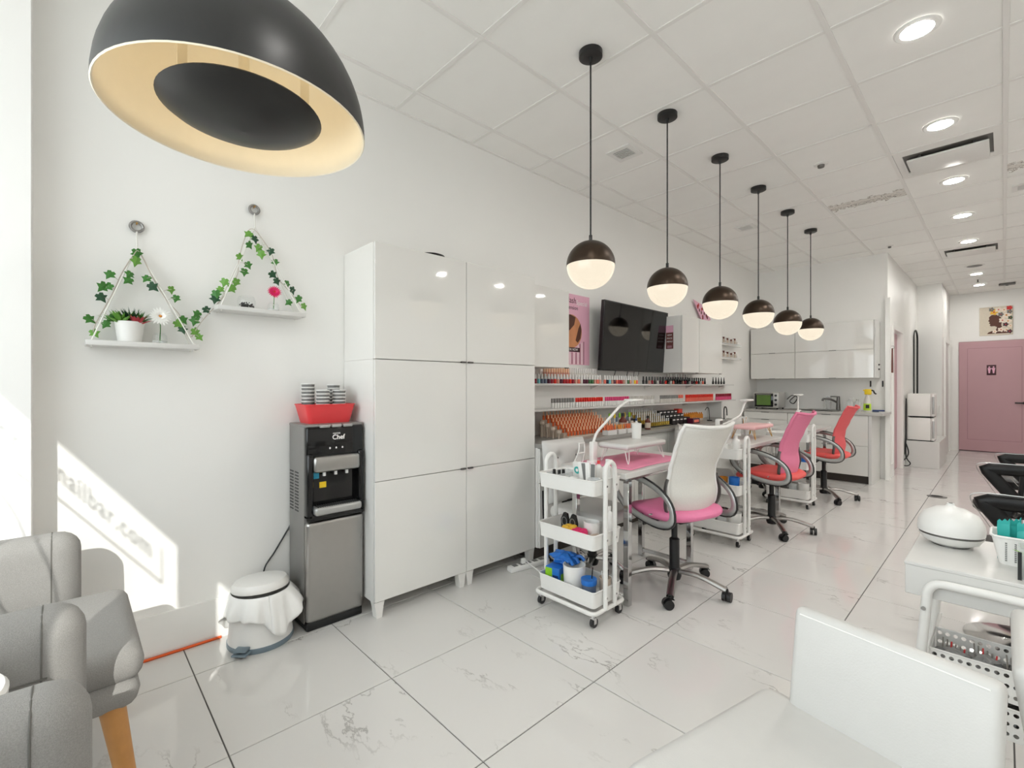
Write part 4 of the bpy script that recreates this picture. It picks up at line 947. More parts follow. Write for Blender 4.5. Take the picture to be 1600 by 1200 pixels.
# clear jar shelves
for j, z in enumerate((1.80, 1.61)):
    t = thing('jar_shelf', 'small clear wall shelf of jars, %s of two' % ('upper' if j == 0 else 'lower'), 'shelf', (0.001, 6.28, z))
    MB().box(0, 0, -0.006, 0.10, 0.68, 0.0).build('board', 'white_plastic', t); MB().box(0.097, 0, 0.0, 0.10, 0.68, 0.025).build('lip', 'acrylic', t)
    for k in range(10):
        o = thing('small_jar', '%s jar on the %s clear wall shelf' % (['dark capped beige', 'white capped clear'][k % 2], 'upper' if j == 0 else 'lower'), 'jar', (0.05, 6.33+k*0.063, z), group='small jars on clear wall shelves')
        h = 0.06+0.02*((k*7) % 3)/2
        MB().lathe([(0.0, 0), (0.02, 0), (0.02, h), (0.016, h+0.005)], 14).build('jar', ['beige', 'polish_clear'][k % 2], o); MB().lathe([(0.019, h+0.004), (0.019, h+0.03), (0.0, h+0.032)], 14).build('lid', ['brown_box', 'white_plastic'][k % 2], o)

# ------------------------------------------------------------------ kitchenette
KY = 7.87; KF = KY-0.62
tag(MB().rbox(0.012, KF-0.015, 0.868, 1.66, KY-0.002, 0.90, 0.002, 1).build('kitchen_worktop', 'worktop_pale'), 'pale kitchenette worktop along the back wall', 'worktop')
def kcab(x0, x1, rows, label, side=False):
    t = thing('kitchen_cabinet', label, 'cabinet', (x0, KF, 0))
    w = x1-x0
    MB().box(0.001, 0.022, 0.10, w-0.001, 0.61, 0.866).build('body', 'cabinet_side', t, smooth=False)
    MB().box(0.001, 0.07, 0, w-0.001, 0.55, 0.10).build('toe_kick', 'toe_dark', t, smooth=False)
    for (z0, z1) in rows:
        d = MB().rbox(0.002, 0.0, z0, w-0.002, 0.02, z1, 0.0012, 1).build('drawer_front', 'gloss_white', t)
        MB().box(w/2-0.05, -0.006, z1-0.004, w/2+0.05, 0.012, z1+0.002).build('pull', 'dark_steel', d)
kcab(0.03, 0.61, [(0.105, 0.44), (0.444, 0.66), (0.664, 0.76), (0.764, 0.864)], 'white kitchenette drawer unit under the toaster oven')
kcab(0.612, 1.515, [(0.105, 0.478), (0.482, 0.864)], 'white kitchenette sink unit with two wide fronts')
tag(MB().rbox(1.517, KF-0.002, 0.0, 1.548, KY-0.003, 0.866, 0.0015, 1).build('end_panel', 'satin_white'), 'white end panel closing the right side of the kitchenette', 'panel')
def ucab(x0, x1, label):
    t = thing('kitchen_wall_cabinet', label, 'cabinet', (x0, KY-0.002, 1.345), group='kitchenette wall cabinets'); w = x1-x0
    MB().box(0.001, -0.33, 0, w-0.001, 0, 0.755).build('body', 'cabinet_side', t, smooth=False)
    for z0, z1 in ((0.002, 0.372), (0.376, 0.753)):
        d = MB().rbox(0.002, -0.35, z0, w-0.002, -0.331, z1, 0.0012, 1).build('flap_door', 'gloss_white', t); MB().box(w/2-0.04, -0.356, z0-0.003, w/2+0.04, -0.34, z0+0.003).build('pull', 'dark_steel', d)
ucab(0.03, 0.626, 'white gloss kitchenette wall cabinet on the left, behind the globe lamps')
ucab(0.628, 1.53, 'wide white gloss kitchenette wall cabinet on the right')
tag(MB().rbox(1.531, KY-0.345, 1.345, 1.548, KY-0.003, 2.10, 0.001, 1).build('wall_cabinet_end', 'satin_white'), 'white side panel on the right of the kitchenette wall cabinets', 'panel')
ov = thing('toaster_oven', 'silver toaster oven with a dark glass door on the kitchenette worktop', 'toaster oven', (0.285, KF+0.33, 0.90))
MB().rbox(-0.165, -0.18, 0.02, 0.165, 0.12, 0.245, 0.008).build('body', 'oven_grey', ov)
MB().rbox(-0.155, -0.19, 0.035, 0.095, -0.178, 0.23, 0.004).build('door', 'black_gloss', ov)
MB().box(-0.125, -0.1915, 0.06, 0.065, -0.1895, 0.205).build('door_glass', 'screen_green', ov); MB().cyl((-0.13, -0.203, 0.215), (0.07, -0.203, 0.215), 0.006, n=8).build('door_handle', 'silver', ov)
for k in range(3): MB().cyl((0.13, -0.178, 0.20-k*0.065), (0.13, -0.196, 0.20-k*0.065), 0.016, n=14).build('knob', 'black_plastic', ov)
for sx in (-0.14, 0.14):
    for sy in (-0.15, 0.09): MB().cyl((sx, sy, 0.0), (sx, sy, 0.022), 0.012, n=10).build('foot', 'black_plastic', ov)
tag(MB().tube(spline([(0.47, KY-0.16, 1.04), (0.53, KY-0.13, 1.10), (0.60, KY-0.14, 1.07), (0.55, KY-0.13, 0.98), (0.50, KY-0.13, 1.02), (0.58, KY-0.1, 1.11)], 6), 0.006, 6).build('oven_cord', 'black_plastic'), 'black coiled cord behind the toaster oven', 'cord')
sk = thing('kitchen_sink', 'stainless steel sink set into the kitchenette worktop', 'sink', (0.93, KF+0.30, 0.90))
b, rim = tub(0.16, 0.14, 0.20, 0.17, 0.008, 0.02); b.build('bowl', 'silver', sk)
MB().box(-0.42, -0.17, 0.0, -0.205, 0.17, 0.006).build('drainer', 'silver', sk)
for k in range(7): MB().box(-0.41, -0.14+k*0.045, 0.006, -0.215, -0.125+k*0.045, 0.010).build('drainer_rib', 'silver', sk)
fc = thing('kitchen_faucet', 'dark chrome mixer tap over the kitchenette sink', 'faucet', (1.10, KY-0.13, 0.90))
MB().lathe([(0.0, 0), (0.028, 0), (0.026, 0.02), (0.02, 0.17), (0.018, 0.19), (0.0, 0.195)], 18).build('body', 'dark_steel', fc)
MB().tube(spline([(0, 0, 0.10), (-0.07, -0.05, 0.15), (-0.15, -0.10, 0.16), (-0.16, -0.11, 0.13)], 5), 0.014, 10).build('spout', 'dark_steel', fc)
MB().rbox(-0.09, -0.03, 0.185, 0.02, 0.0, 0.2, 0.005).build('lever', 'dark_steel', fc)
def bottle(name, label, loc, r, h, m, capm, cat='bottle', pump=False, rz=0.0):
    o = thing(name, label, cat, loc, rz)
    MB().lathe([(0.0, 0), (r, 0), (r, h*0.7), (r*0.8, h*0.8), (r*0.35, h*0.86), (r*0.35, h*0.9)], 18).build('bottle', m, o)
    if pump:
        MB().cyl((0, 0, h*0.9), (0, 0, h), r*0.38, n=12).build('collar', capm, o); MB().rbox(-r*0.3, -r*0.3, h, r*1.1, r*0.3, h+r*0.35, r*0.12).build('pump_head', capm, o)
    else: MB().lathe([(r*0.45, h*0.88), (r*0.42, h), (0.0, h)], 12).build('cap', capm, o)
    return o
bottle('soap_bottle', 'clear soap pump bottle beside the kitchenette tap', (1.24, KY-0.16, 0.90), 0.04, 0.17, 'acrylic', 'white_plastic', pump=True)
bottle('jar_bottle', 'second clear bottle beside the kitchenette tap', (1.32, KY-0.14, 0.90), 0.04, 0.16, 'acrylic', 'silver')
gl = thing('drinking_glass', 'tall clear glasses behind the kitchenette tap', 'glass', (0.97, KY-0.07, 0.90)); MB().shell([(0.0, 0.004), (0.03, 0.004), (0.036, 0.19), (0.033, 0.19)], 18).build('glass', 'acrylic', gl)
sb = thing('spray_bottle', 'yellow trigger spray bottle at the end of the kitchenette worktop', 'spray bottle', (1.452, KY-0.30, 0.90))
MB().lathe([(0.0, 0), (0.04, 0), (0.042, 0.02), (0.04, 0.12), (0.034, 0.16), (0.018, 0.21), (0.016, 0.23)], 20, sy=0.7).build('bottle', 'polish_clear', sb)
MB().lathe([(0.041, 0.02), (0.043, 0.03), (0.042, 0.10), (0.040, 0.11)], 20, sy=0.72).build('label_band', 'spray_green', sb)
MB().box(-0.012, -0.032, 0.05, 0.026, -0.0305, 0.095).build('label_mark', 'black_plastic', sb)
MB().rbox(-0.03, -0.018, 0.225, 0.045, 0.018, 0.30, 0.012).build('spray_head', 'spray_yellow', sb)
MB().rbox(-0.045, -0.008, 0.275, -0.028, 0.008, 0.292, 0.003).build('nozzle', 'spray_yellow', sb)
MB().tube(spline([(0.02, 0, 0.285), (0.06, 0, 0.28), (0.075, 0, 0.25), (0.095, 0, 0.235)], 5), 0.009, 8).build('trigger', 'black_plastic', sb)
sc = thing('scrub_brush', 'blue scrub brush lying at the end of the kitchenette worktop', 'brush', (1.55, KY-0.28, 0.90), R(10))
MB().rbox(-0.05, -0.018, 0.012, 0.08, 0.018, 0.03, 0.008).build('handle', 'navy', sc); MB().rbox(-0.05, -0.016, 0.0, 0.02, 0.016, 0.013, 0.003).build('bristles', 'polish_slate', sc)
for i, x in enumerate((1.44, 1.57)):
    hk = thing('wall_hook', 'small black wall hook under the kitchenette cabinets, %s' % ('above the spray bottle' if i == 0 else 'near the corner'), 'hook', (x, KY, 1.27))
    MB().rbox(-0.008, -0.008, -0.04, 0.008, 0.0, 0.04, 0.003).build('plate', 'black_plastic', hk); MB().tube(spline([(0, -0.004, -0.02), (0, -0.03, -0.04), (0, -0.035, -0.02)], 4), 0.004, 6).build('prong', 'black_plastic', hk)
for i, z in enumerate((1.52, 1.46)):
    hb = thing('cabinet_bumper', 'small dark peg on the side of the kitchenette wall cabinets, %s' % ('upper' if i == 0 else 'lower'), 'peg', (1.548, KY-0.15, z)); MB().rbox(0, -0.02, -0.01, 0.008, 0.02, 0.01, 0.002).build('peg', 'black_plastic', hb); MB().cyl((0.008, 0, 0), (0.014, 0, 0), 0.005, n=8).build('tip', 'black_plastic', hb)

# passage beyond the kitchenette
wh = thing('wall_hanger', 'dark wooden paddle hanging from a chrome hook beside the passage door', 'hanger', (1.62, 8.10, 1.78))
MB().tube(spline([(0, 0, 0), (0.035, 0, 0.0), (0.04, 0, -0.025), (0.02, 0, -0.03)], 4), 0.005, 8).build('hook', 'chrome', wh)
MB().prism([(-0.012, -0.03), (0.012, -0.03), (0.05, -0.36), (-0.05, -0.36)], 0.014, 0.026, 'yz').build('paddle', 'brown_box', wh)
mi = thing('wall_mirror', 'tall arched mirror with a thin black frame on the passage wall', 'mirror', (1.622, 10.62, 1.06))
ap = [(-0.25, 0.0)]+[(0.25*math.cos(PI-PI*k/20), 0.98+0.16*math.sin(PI-PI*k/20)) for k in range(21)]+[(0.25, 0.0)]
MB().prism(ap, 0.0, 0.008).build('mirror_glass', 'mirror_glass', mi); MB().tube([(0.012, a, c) for a, c in ap], 0.010, 6, closed=True).build('frame', 'black_metal', mi)
tag(MB().rbox(1.636, 9.37, 0.0, 2.025, 10.62, 0.40, 0.003, 1).build('low_bench', 'satin_white'), 'low white box bench under the sterilizer cabinets', 'bench')
for j, z in enumerate((0.40, 0.765)):
    t = thing('sterilizer_cabinet', 'white towel sterilizer cabinet, %s of the stack' % ('lower' if j == 0 else 'upper'), 'appliance', (1.655, 9.40, z), group='stacked sterilizers')
    MB().rbox(0.0, 0.0, 0.012, 0.27, 0.36, 0.355, 0.012).build('body', 'cabinet_side', t); MB().rbox(0.27, 0.0, 0.012, 0.31, 0.36, 0.355, 0.010).build('door', 'white_plastic', t)
    MB().rbox(0.285, -0.014, 0.05, 0.312, 0.004, 0.31, 0.005).build('handle', 'silver_paint', t); MB().box(0.005, 0.004, 0.0, 0.30, 0.355, 0.013).build('feet', 'black_plastic', t)
tag(MB().tube(spline([(1.645, 9.36, 1.05), (1.642, 9.355, 0.5), (1.645, 9.35, 0.16), (1.70, 9.30, 0.06), (1.66, 9.28, 0.02), (1.60, 9.22, 0.05), (1.68, 9.28, 0.2), (1.645, 9.35, 0.35)], 6), 0.008, 6).build('appliance_cord', 'black_plastic'), 'black looped cord beside the low white bench', 'cord')
tb2 = thing('tissue_box', 'small white tissue box holder on the wall behind the sterilizers', 'box', (1.80, 10.9, 0.78)); MB().rbox(-0.10, -0.12, 0, 0.12, 0, 0.12, 0.006).build('holder', 'white_plastic', tb2); MB().box(-0.03, -0.10, 0.12, 0.05, -0.02, 0.122).build('slot', 'cup_grey', tb2)

# painting above the far door
pa = thing('painting', 'square painting of a dark head silhouette wearing flowers above the pink door', 'painting', (2.365, YB, 2.18))
MB().rbox(0, -0.03, 0, 0.43, -0.001, 0.53, 0.003, 1).build('canvas', 'canvas', pa)
sil = [(0.10, 0.03), (0.12, 0.06), (0.18, 0.09), (0.22, 0.11), (0.23, 0.15), (0.20, 0.17), (0.15, 0.17), (0.135, 0.19), (0.145, 0.21), (0.125, 0.225), (0.135, 0.25), (0.115, 0.27), (0.13, 0.30), (0.125, 0.34), (0.16, 0.38), (0.22, 0.38), (0.28, 0.33), (0.29, 0.25), (0.285, 0.18), (0.31, 0.11), (0.38, 0.07), (0.40, 0.03)]
MB().prism([(a, c) for a, c in sil], -0.0315, -0.0301, 'xz').build('silhouette', 'hair_print', pa)
rn = random.Random(21)
FL = [(0.19, 0.43, 0.05, 'flower_yellow'), (0.16, 0.48, 0.035, 'flower_grey'), (0.25, 0.47, 0.045, 'flower_cream'), (0.32, 0.46, 0.04, 'flower_cream'), (0.39, 0.49, 0.04, 'flower_red'), (0.35, 0.36, 0.055, 'flower_cream'), (0.28, 0.38, 0.035, 'flower_grey'), (0.39, 0.42, 0.035, 'flower_grey'), (0.30, 0.27, 0.045, 'flower_cream'), (0.37, 0.25, 0.045, 'flower_cream'), (0.34, 0.19, 0.035, 'maroon_dark'), (0.40, 0.16, 0.03, 'flower_cream'), (0.28, 0.10, 0.04, 'flower_cream'), (0.35, 0.09, 0.035, 'flower_cream'), (0.39, 0.06, 0.035, 'maroon_dark'), (0.20, 0.07, 0.03, 'flower_cream'), (0.40, 0.31, 0.03, 'leaf_dark')]
for q, (a, c, r, m) in enumerate(FL):
    pts = [(a+r*(1+0.22*math.cos(5*t))*math.cos(t), c+r*(1+0.22*math.cos(5*t))*math.sin(t)) for t in [2*PI*k/20 for k in range(20)]]
    pts = [(min(max(x, 0.004), 0.426), min(max(z, 0.004), 0.526)) for x, z in pts]
    f = MB().prism(pts, -0.0322-0.0003*q, -0.0303, 'xz').build('painted_flower', m, pa)
    MB().prism(ell(min(a, 0.41), min(c, 0.51), r*0.25, r*0.25, 10), -0.0326-0.0003*q, -0.0304, 'xz').build('flower_heart', 'amber' if q % 2 else 'flower_red', f)
# ------------------------------------------------------------------ swivel bases
def star_base(t, legm, colm, zs, rad=0.30, rot=0.0):
    MB().lathe([(0.0, 0.055), (0.035, 0.055), (0.042, 0.075), (0.04, 0.115), (0.03, 0.125), (0.0, 0.125)], 20).build('hub', 'black_plastic', t)
    MB().lathe([(0.030, 0.12), (0.030, 0.30), (0.024, 0.305), (0.018, 0.31), (0.018, zs)], 18).build('gas_lift', colm, t)
    for k in range(5):
        a = rot+2*PI*k/5; c, s = math.cos(a), math.sin(a)
        pts = spline([(0.03*c, 0.03*s, 0.105), (0.15*c, 0.15*s, 0.108), (rad*c, rad*s, 0.068)], 4)
        MB().tube(pts, 0.0, 8, flat=(0.015, 0.022), upv=(0, 0, 1)).build('star_leg', legm, t)
        w = MB(); w.cyl((rad*c, rad*s, 0.075), (rad*c, rad*s, 0.045), 0.010, n=10)
        b = a+0.9*k
        ax = Vector((math.cos(b), math.sin(b), 0)); tr_ = Vector((-math.sin(b), math.cos(b), 0))*0.012
        p = Vector((rad*c, rad*s, 0.028))+tr_
        w.cyl(p-ax*0.024, p-ax*0.004, 0.028, n=16); w.cyl(p+ax*0.004, p+ax*0.024, 0.028, n=16)
        hood = [p+Vector((0, 0, 0.004))+(Vector((0, 0, 1))*math.sin(q)+tr_.normalized()*math.cos(q))*0.031 for q in [0.2+2.4*j/6 for j in range(7)]]
        w.tube(hood, 0.0, 6, flat=(0.003, 0.022), upv=None)
        w.build('castor', 'black_plastic', t)

def mesh_chair(loc, rz, mb, ms, label):
    t = thing('mesh_office_chair', label, 'chair', loc, rz, group='mesh customer chairs')      # faces local -x
    star_base(t, 'silver', 'black_plastic', 0.44, 0.305, 0.35)
    m = MB(); m.rbox(-0.12, -0.08, 0.425, 0.12, 0.08, 0.455, 0.008); m.rbox(-0.11, -0.15, 0.40, -0.04, -0.10, 0.445, 0.01); m.cyl((-0.02, -0.05, 0.43), (-0.02, -0.24, 0.42), 0.007, n=8)
    m.build('mechanism', 'black_plastic', t)
    def seat(u, v):
        a = 2*PI*u; ph = -PI/2+PI*v
        ce, se = math.cos(a), math.sin(a); cp, sp_ = math.cos(ph), math.sin(ph)
        pw = lambda x, e: math.copysign(abs(x)**e, x)
        x = 0.245*pw(ce, 0.62)*pw(cp, 0.4); y = 0.25*pw(se, 0.62)*pw(cp, 0.4); z = 0.042*pw(sp_, 0.7)
        z -= 0.035*max(0, -x-0.12)/0.12 + 0.02*(1-(y/0.25)**2)*(1 if z > 0 else 0)*0.6
        return (x-0.01, y, 0.497+z)
    MB().grid(seat, 48, 18).build('seat', ms, t, ang=80)
    def bx(z): 
        K = [(0.47, 0.165), (0.53, 0.185), (0.60, 0.195), (0.68, 0.185), (0.76, 0.195), (0.86, 0.235), (0.95, 0.275), (1.01, 0.315)]
        for (z0, x0), (z1, x1) in zip(K, K[1:]):
            if z <= z1: 
                q = (z-z0)/(z1-z0); q = q*q*(3-2*q)*0.5+q*0.5; return x0+(x1-x0)*q
        return K[-1][1]
    def hw(z):
        K = [(0.47, 0.165), (0.55, 0.20), (0.64, 0.205), (0.74, 0.19), (0.85, 0.198), (0.97, 0.212), (1.01, 0.20)]
        for (z0, x0), (z1, x1) in zip(K, K[1:]):
            if z <= z1: return x0+(x1-x0)*(z-z0)/(z1-z0)
        return K[-1][1]
    def back(u, v):
        z = 0.47+0.54*v; w = hw(z); y = (2*u-1)*w; x = bx(z)-0.055*(2*u-1)**2
        z2 = z + (0.018*(2*u-1)**2 if v > 0.9 else 0)*(v-0.9)*10
        return (x, y, z2)
    solidify(MB().grid(back, 16, 26).build('backrest', mb, t, ang=80), 0.006)
    edge = [back(0, v/14) for v in range(15)]+[back(u/10, 1) for u in range(1, 10)]+[back(1, 1-v/14) for v in range(15)]+[back(1-u/10, 0) for u in range(1, 10)]
    MB().tube(edge, 0.011, 8, closed=True).build('back_frame', 'white_plastic' if mb == 'white_mesh' else mb, t)
    lp = [(bx(0.47+0.24*q/10)-0.05, hw(0.47+0.24*q/10)+0.012+0.016*math.sin(PI*q/10), 0.47+0.24*q/10) for q in range(11)]
    for s in (-1, 1):
        MB().tube([(x, s*abs(y), z) for x, y, z in lp], 0.0, 8, flat=(0.012, 0.006), upv=(1, 0, 0)).build('back_bracket', 'dark_steel', t)
        ring = []
        for k in range(32):
            a = 2*PI*k/32; ex, ez = 0.22*math.copysign(abs(math.cos(a))**0.85, math.cos(a)), 0.115*math.copysign(abs(math.sin(a))**0.85, math.sin(a))
            tl = R(10); x = ex*math.cos(tl)-ez*math.sin(tl); z = ex*math.sin(tl)*-1+ez*math.cos(tl)
            ring.append((0.005+x, s*(0.272-0.012*math.cos(a)), 0.58+z))
        ar = MB().tube(ring, 0.0, 10, closed=True, flat=(0.011, 0.019), upv=(0, s, 0)).build('armrest', 'silver_paint', t)
        MB().tube([(0.005+(x-0.005)*1.09, y, 0.58+(z-0.58)*1.17) for x, y, z in ring], 0.0, 6, closed=True, flat=(0.0095, 0.0045), upv=(0, s, 0)).build('arm_trim', 'black_plastic', ar)
        MB().cyl((-0.02, s*0.10, 0.455), (-0.02, s*0.272, 0.478), 0.012, n=8).build('arm_bracket', 'black_plastic', t)
        for q in (0.08, -0.14): MB().cyl((q, s*0.27, 0.505), (q, s*0.291, 0.505), 0.005, n=8).build('bolt', 'chrome', ar)
    return t
mesh_chair((1.28, 2.71, 0), R(-15), 'white_mesh', 'pink_seat', 'office chair with white mesh back and pink seat, nearest the viewer')
mesh_chair((1.30, 4.40, 0), R(-3), 'pink_mesh', 'coral_seat', 'office chair with pink mesh back and coral seat at the middle table')
mesh_chair((1.31, 6.05, 0), R(0), 'coral_mesh', 'coral_seat', 'office chair with coral mesh back and coral seat, nearest the kitchenette')

def tech_chair(loc, rz, label):
    t = thing('tufted_chair', label, 'chair', loc, rz, group='white tufted technician chairs')   # faces local +x
    star_base(t, 'chrome', 'black_metal', 0.37, 0.22, 0.2)
    MB().rbox(-0.20, -0.22, 0.365, 0.235, 0.22, 0.45, 0.038, 4).build('seat', 'white_leather', t)
    tf = [(-0.11, 0.60), (0.0, 0.60), (0.11, 0.60), (-0.055, 0.72), (0.055, 0.72), (-0.11, 0.80), (0.11, 0.80), (0.0, 0.82)]
    tf = [(-0.1, 0.56), (0.1, 0.56), (0.0, 0.655), (-0.1, 0.75), (0.1, 0.75)]
    def bf(u, v, side):
        y = (2*u-1); z = v
        w = 0.222-0.02*(1-v)
        yy = y*w; zz = 0.44+0.43*z
        e = (1-abs(y)**5)**0.5*(1-abs(2*z-1)**7)**0.5
        d = 0.038*e
        if side > 0:
            d += 0.018*e
            for a, c in tf: d -= 0.026*math.exp(-((yy-a)**2+(zz-c)**2)/0.0011)
            for (a, c), (a2, c2) in ((tf[0], tf[2]), (tf[1], tf[2]), (tf[2], tf[3]), (tf[2], tf[4])):
                L = math.hypot(a2-a, c2-c); q = max(0, min(1, ((yy-a)*(a2-a)+(zz-c)*(c2-c))/L**2)); dd = math.hypot(yy-a-q*(a2-a), zz-c-q*(c2-c)); d -= 0.008*math.exp(-(dd/0.012)**2)
        return (-0.225-0.03*z+side*d, yy*(0.93+0.07*math.sin(min(1, z*2)*PI/2)), zz)
    b = MB(); b.grid(lambda u, v: bf(u, v, 1), 40, 40); b.grid(lambda u, v: bf(u, v, -1), 20, 20)
    b.build('backrest', 'white_leather', t, ang=80)
    for a, c in tf: MB().lathe([(0.007, 0), (0.005, 0.004), (0.0, 0.005)], 8).xf(Matrix.Translation((-0.195-0.03*(c-0.44)/0.43, a, c)) @ Matrix.Rotation(R(90), 4, 'Y')).build('button', 'cup_grey', t)
    MB().box(-0.24, -0.03, 0.375, -0.19, 0.03, 0.46).build('back_bracket', 'black_metal', t)
tech_chair((0.79, 2.53, 0), R(0), 'white tufted technician chair behind the nearest cart')
tech_chair((0.775, 4.32, 0), R(28), 'white tufted technician chair seen edge on behind the nearest manicure table')
tech_chair((0.75, 5.84, 0), R(0), 'white tufted technician chair behind the middle table, nearest the kitchenette')

# ------------------------------------------------------------------ manicure tables
def nail_table(y0, y1, label):
    t = thing('manicure_table', label, 'table', (1.03, (y0+y1)/2, 0), group='manicure tables'); h = (y1-y0)/2
    MB().rbox(-0.23, -h, 0.73, 0.23, h, 0.762, 0.003, 1).build('table_top', 'satin_white', t)
    MB().rbox(-0.20, -h+0.05, 0.708, 0.20, h-0.05, 0.73, 0.002, 1).build('apron', 'chrome', t)
    for sy in (-1, 1):
        yy = sy*(h-0.09)
        for sx in (-1, 1): MB().rbox(sx*0.185-0.018, yy-0.018, 0.0, sx*0.185+0.018, yy+0.018, 0.71, 0.003, 1).build('leg', 'chrome', t)
        MB().rbox(-0.17, yy-0.012, 0.03, 0.17, yy+0.012, 0.054, 0.002, 1).build('foot_rail', 'chrome', t)
    return t
nail_table(2.20, 3.14, 'white manicure table with chrome legs and a pink mat, nearest the viewer')
nail_table(3.98, 4.93, 'white manicure table with chrome legs at the middle chair')
nail_table(5.75, 6.62, 'white manicure table with chrome legs, nearest the kitchenette')
TZ = 0.7625
def tmat(x0, x1, y0, y1, label):
    n = 18; rn = random.Random(3)
    ph = [rn.uniform(0, 6) for _ in range(6)]
    def g(u, v):
        e = min(u, 1-u, v, 1-v)
        return (x0+(x1-x0)*u+0.006*math.sin(9*v+ph[0]), y0+(y1-y0)*v+0.006*math.sin(11*u+ph[1]), TZ+0.002+0.004*max(0, math.sin(13*u+7*v+ph[2]))*min(1, e*6))
    o = solidify(MB().grid(g, n, n).build('pink_cloth', 'pink_mat'), 0.0012, 1.0)
    return tag(o, label, 'cloth')
tmat(0.83, 1.22, 2.30, 2.98, 'crumpled pink plastic cloth spread on the nearest manicure table')
def arm_rest(x, y, m, legm, label):
    t = thing('arm_rest', label, 'arm rest', (x, y, TZ+0.003))
    MB().rbox(-0.11, -0.235, 0.088, 0.11, 0.235, 0.122, 0.016, 4).build('pad', m, t)
    for sx in (-1, 1):
        for sy in (-1, 1):
            MB().tube(spline([(sx*0.075, sy*0.19-0.022, 0.09), (sx*0.092, sy*0.205-0.012, 0.03), (sx*0.10, sy*0.213, 0.003), (sx*0.092, sy*0.205+0.012, 0.03), (sx*0.075, sy*0.19+0.022, 0.09)], 4), 0.003, 6).build('hairpin_leg', legm, t)
arm_rest(1.02, 2.66, 'white_leather', 'white_metal', 'white padded arm rest on hairpin legs on the nearest manicure table')
mat('pink_pad', (238, 190, 190), 0.5, var=0.04)
arm_rest(1.08, 4.58, 'pink_pad', 'gold', 'pale pink padded arm rest on gold hairpin legs on the middle table')
def lamp(loc, pts, head, label, clock=False):
    t = thing('desk_lamp', label, 'desk lamp', loc)
    MB().rbox(-0.028, -0.035, 0.0, 0.028, 0.035, 0.02, 0.006).build('clamp', 'white_plastic', t)
    MB().rbox(-0.016, -0.022, 0.018, 0.016, 0.022, 0.135, 0.005).build('stem_block', 'white_plastic', t)
    if clock:
        MB().rbox(-0.01, -0.035, 0.135, 0.03, 0.04, 0.195, 0.008).build('clock_case', 'white_plastic', t); MB().box(0.03, -0.028, 0.15, 0.0312, 0.03, 0.18).build('clock_display', 'dark_steel', t)
    MB().tube(spline(pts, 6), 0.0085, 8).build('neck', 'white_plastic', t)
    h = MB().rbox(head[0]-0.035, head[1]-0.075, head[2]-0.008, head[0]+0.035, head[1]+0.075, head[2]+0.01, 0.009, 3).build('lamp_head', 'white_plastic', t)
    MB().box(head[0]-0.028, head[1]-0.065, head[2]-0.0088, head[0]+0.028, head[1]+0.065, head[2]-0.0078).build('light_panel', 'cup_white', h)
lamp((0.925, 2.36, TZ), [(0, 0.0, 0.13), (0.0, 0.04, 0.19), (0.02, 0.12, 0.26), (0.02, 0.26, 0.345), (0.02, 0.36, 0.378)], (0.02, 0.43, 0.382), 'white gooseneck desk lamp on the nearest manicure table')
lamp((0.98, 4.06, TZ), [(0, 0, 0.13), (0.06, 0.10, 0.17), (0.10, 0.22, 0.22), (0.11, 0.28, 0.30), (0.11, 0.33, 0.34)], (0.11, 0.36, 0.35), 'white gooseneck desk lamp with a clock on the middle table', True)
lamp((1.0, 6.26, TZ), [(0, 0, 0.13), (0.0, 0.01, 0.22), (0.0, 0.01, 0.32), (0.0, 0.02, 0.36)], (0.0, 0.03, 0.372), 'white desk lamp on the farthest manicure table', True)
wr = thing('wire_stand', 'white wire stand beside the desk lamp on the nearest manicure table', 'stand', (0.90, 2.275, TZ))
for s in (-1, 1): MB().tube(spline([(-0.03, s*0.045, 0), (0.0, s*0.03, 0.08), (0.0, s*0.025, 0.135)], 4), 0.004, 6).build('side_wire', 'white_metal', wr)
MB().tube([(0, -0.026, 0.13), (0, 0.026, 0.13)], 0.005, 6).build('top_bar', 'white_metal', wr); MB().tube([(0, -0.03, 0.07), (0, 0.03, 0.07)], 0.004, 6).build('cross_bar', 'white_metal', wr)
def cylcup(name, label, loc, r, h, m, cat='cup', sticks=None, open_=True):
    t = thing(name, label, cat, loc)
    MB().lathe([(0.0, 0), (r*0.9, 0), (r, h), (r*0.93, h), (r*0.84, 0.006), (0.0, 0.006)], 24).build('cup', m, t)
    MB().tube([(r*0.97*math.cos(2*PI*k/24), r*0.97*math.sin(2*PI*k/24), h) for k in range(24)], r*0.05, 6, closed=True).build('rim', m, t)
    if sticks:
        rn = random.Random(int(h*1e5))
        for k in range(sticks):
            a = rn.uniform(0, 2*PI); q = r*0.5
            MB().cyl((q*0.3*math.cos(a), q*0.3*math.sin(a), 0.008), (q*1.2*math.cos(a), q*1.2*math.sin(a), h+rn.uniform(0.03, 0.07)), 0.003, n=6).build('brush', ['black_plastic', 'white_plastic', 'oak'][k % 3], t)
    return t
cylcup('white_tumbler', 'white paper roll standing on the white arm rest', (0.965, 2.79, TZ+0.1255), 0.033, 0.10, 'white_plastic')
cylcup('brush_jar', 'clear jar of brushes on the middle table', (0.92, 4.83, TZ), 0.035, 0.10, 'acrylic', 'jar', 6)
bottle('small_bottle', 'small white pump bottle at the back of the middle table', (0.86, 4.60, TZ), 0.022, 0.14, 'white_plastic', 'white_plastic', pump=True)
bottle('small_bottle', 'small clear bottle at the back of the middle table', (0.86, 4.68, TZ), 0.02, 0.10, 'polish_clear', 'cup_grey')
bottle('small_bottle', 'small pink bottle near the clock lamp on the middle table', (0.88, 4.46, TZ), 0.02, 0.09, 'pink_seat', 'white_plastic')
cylcup('brush_jar', 'clear jar of brushes on the farthest manicure table', (0.95, 6.48, TZ), 0.035, 0.10, 'acrylic', 'jar', 7)
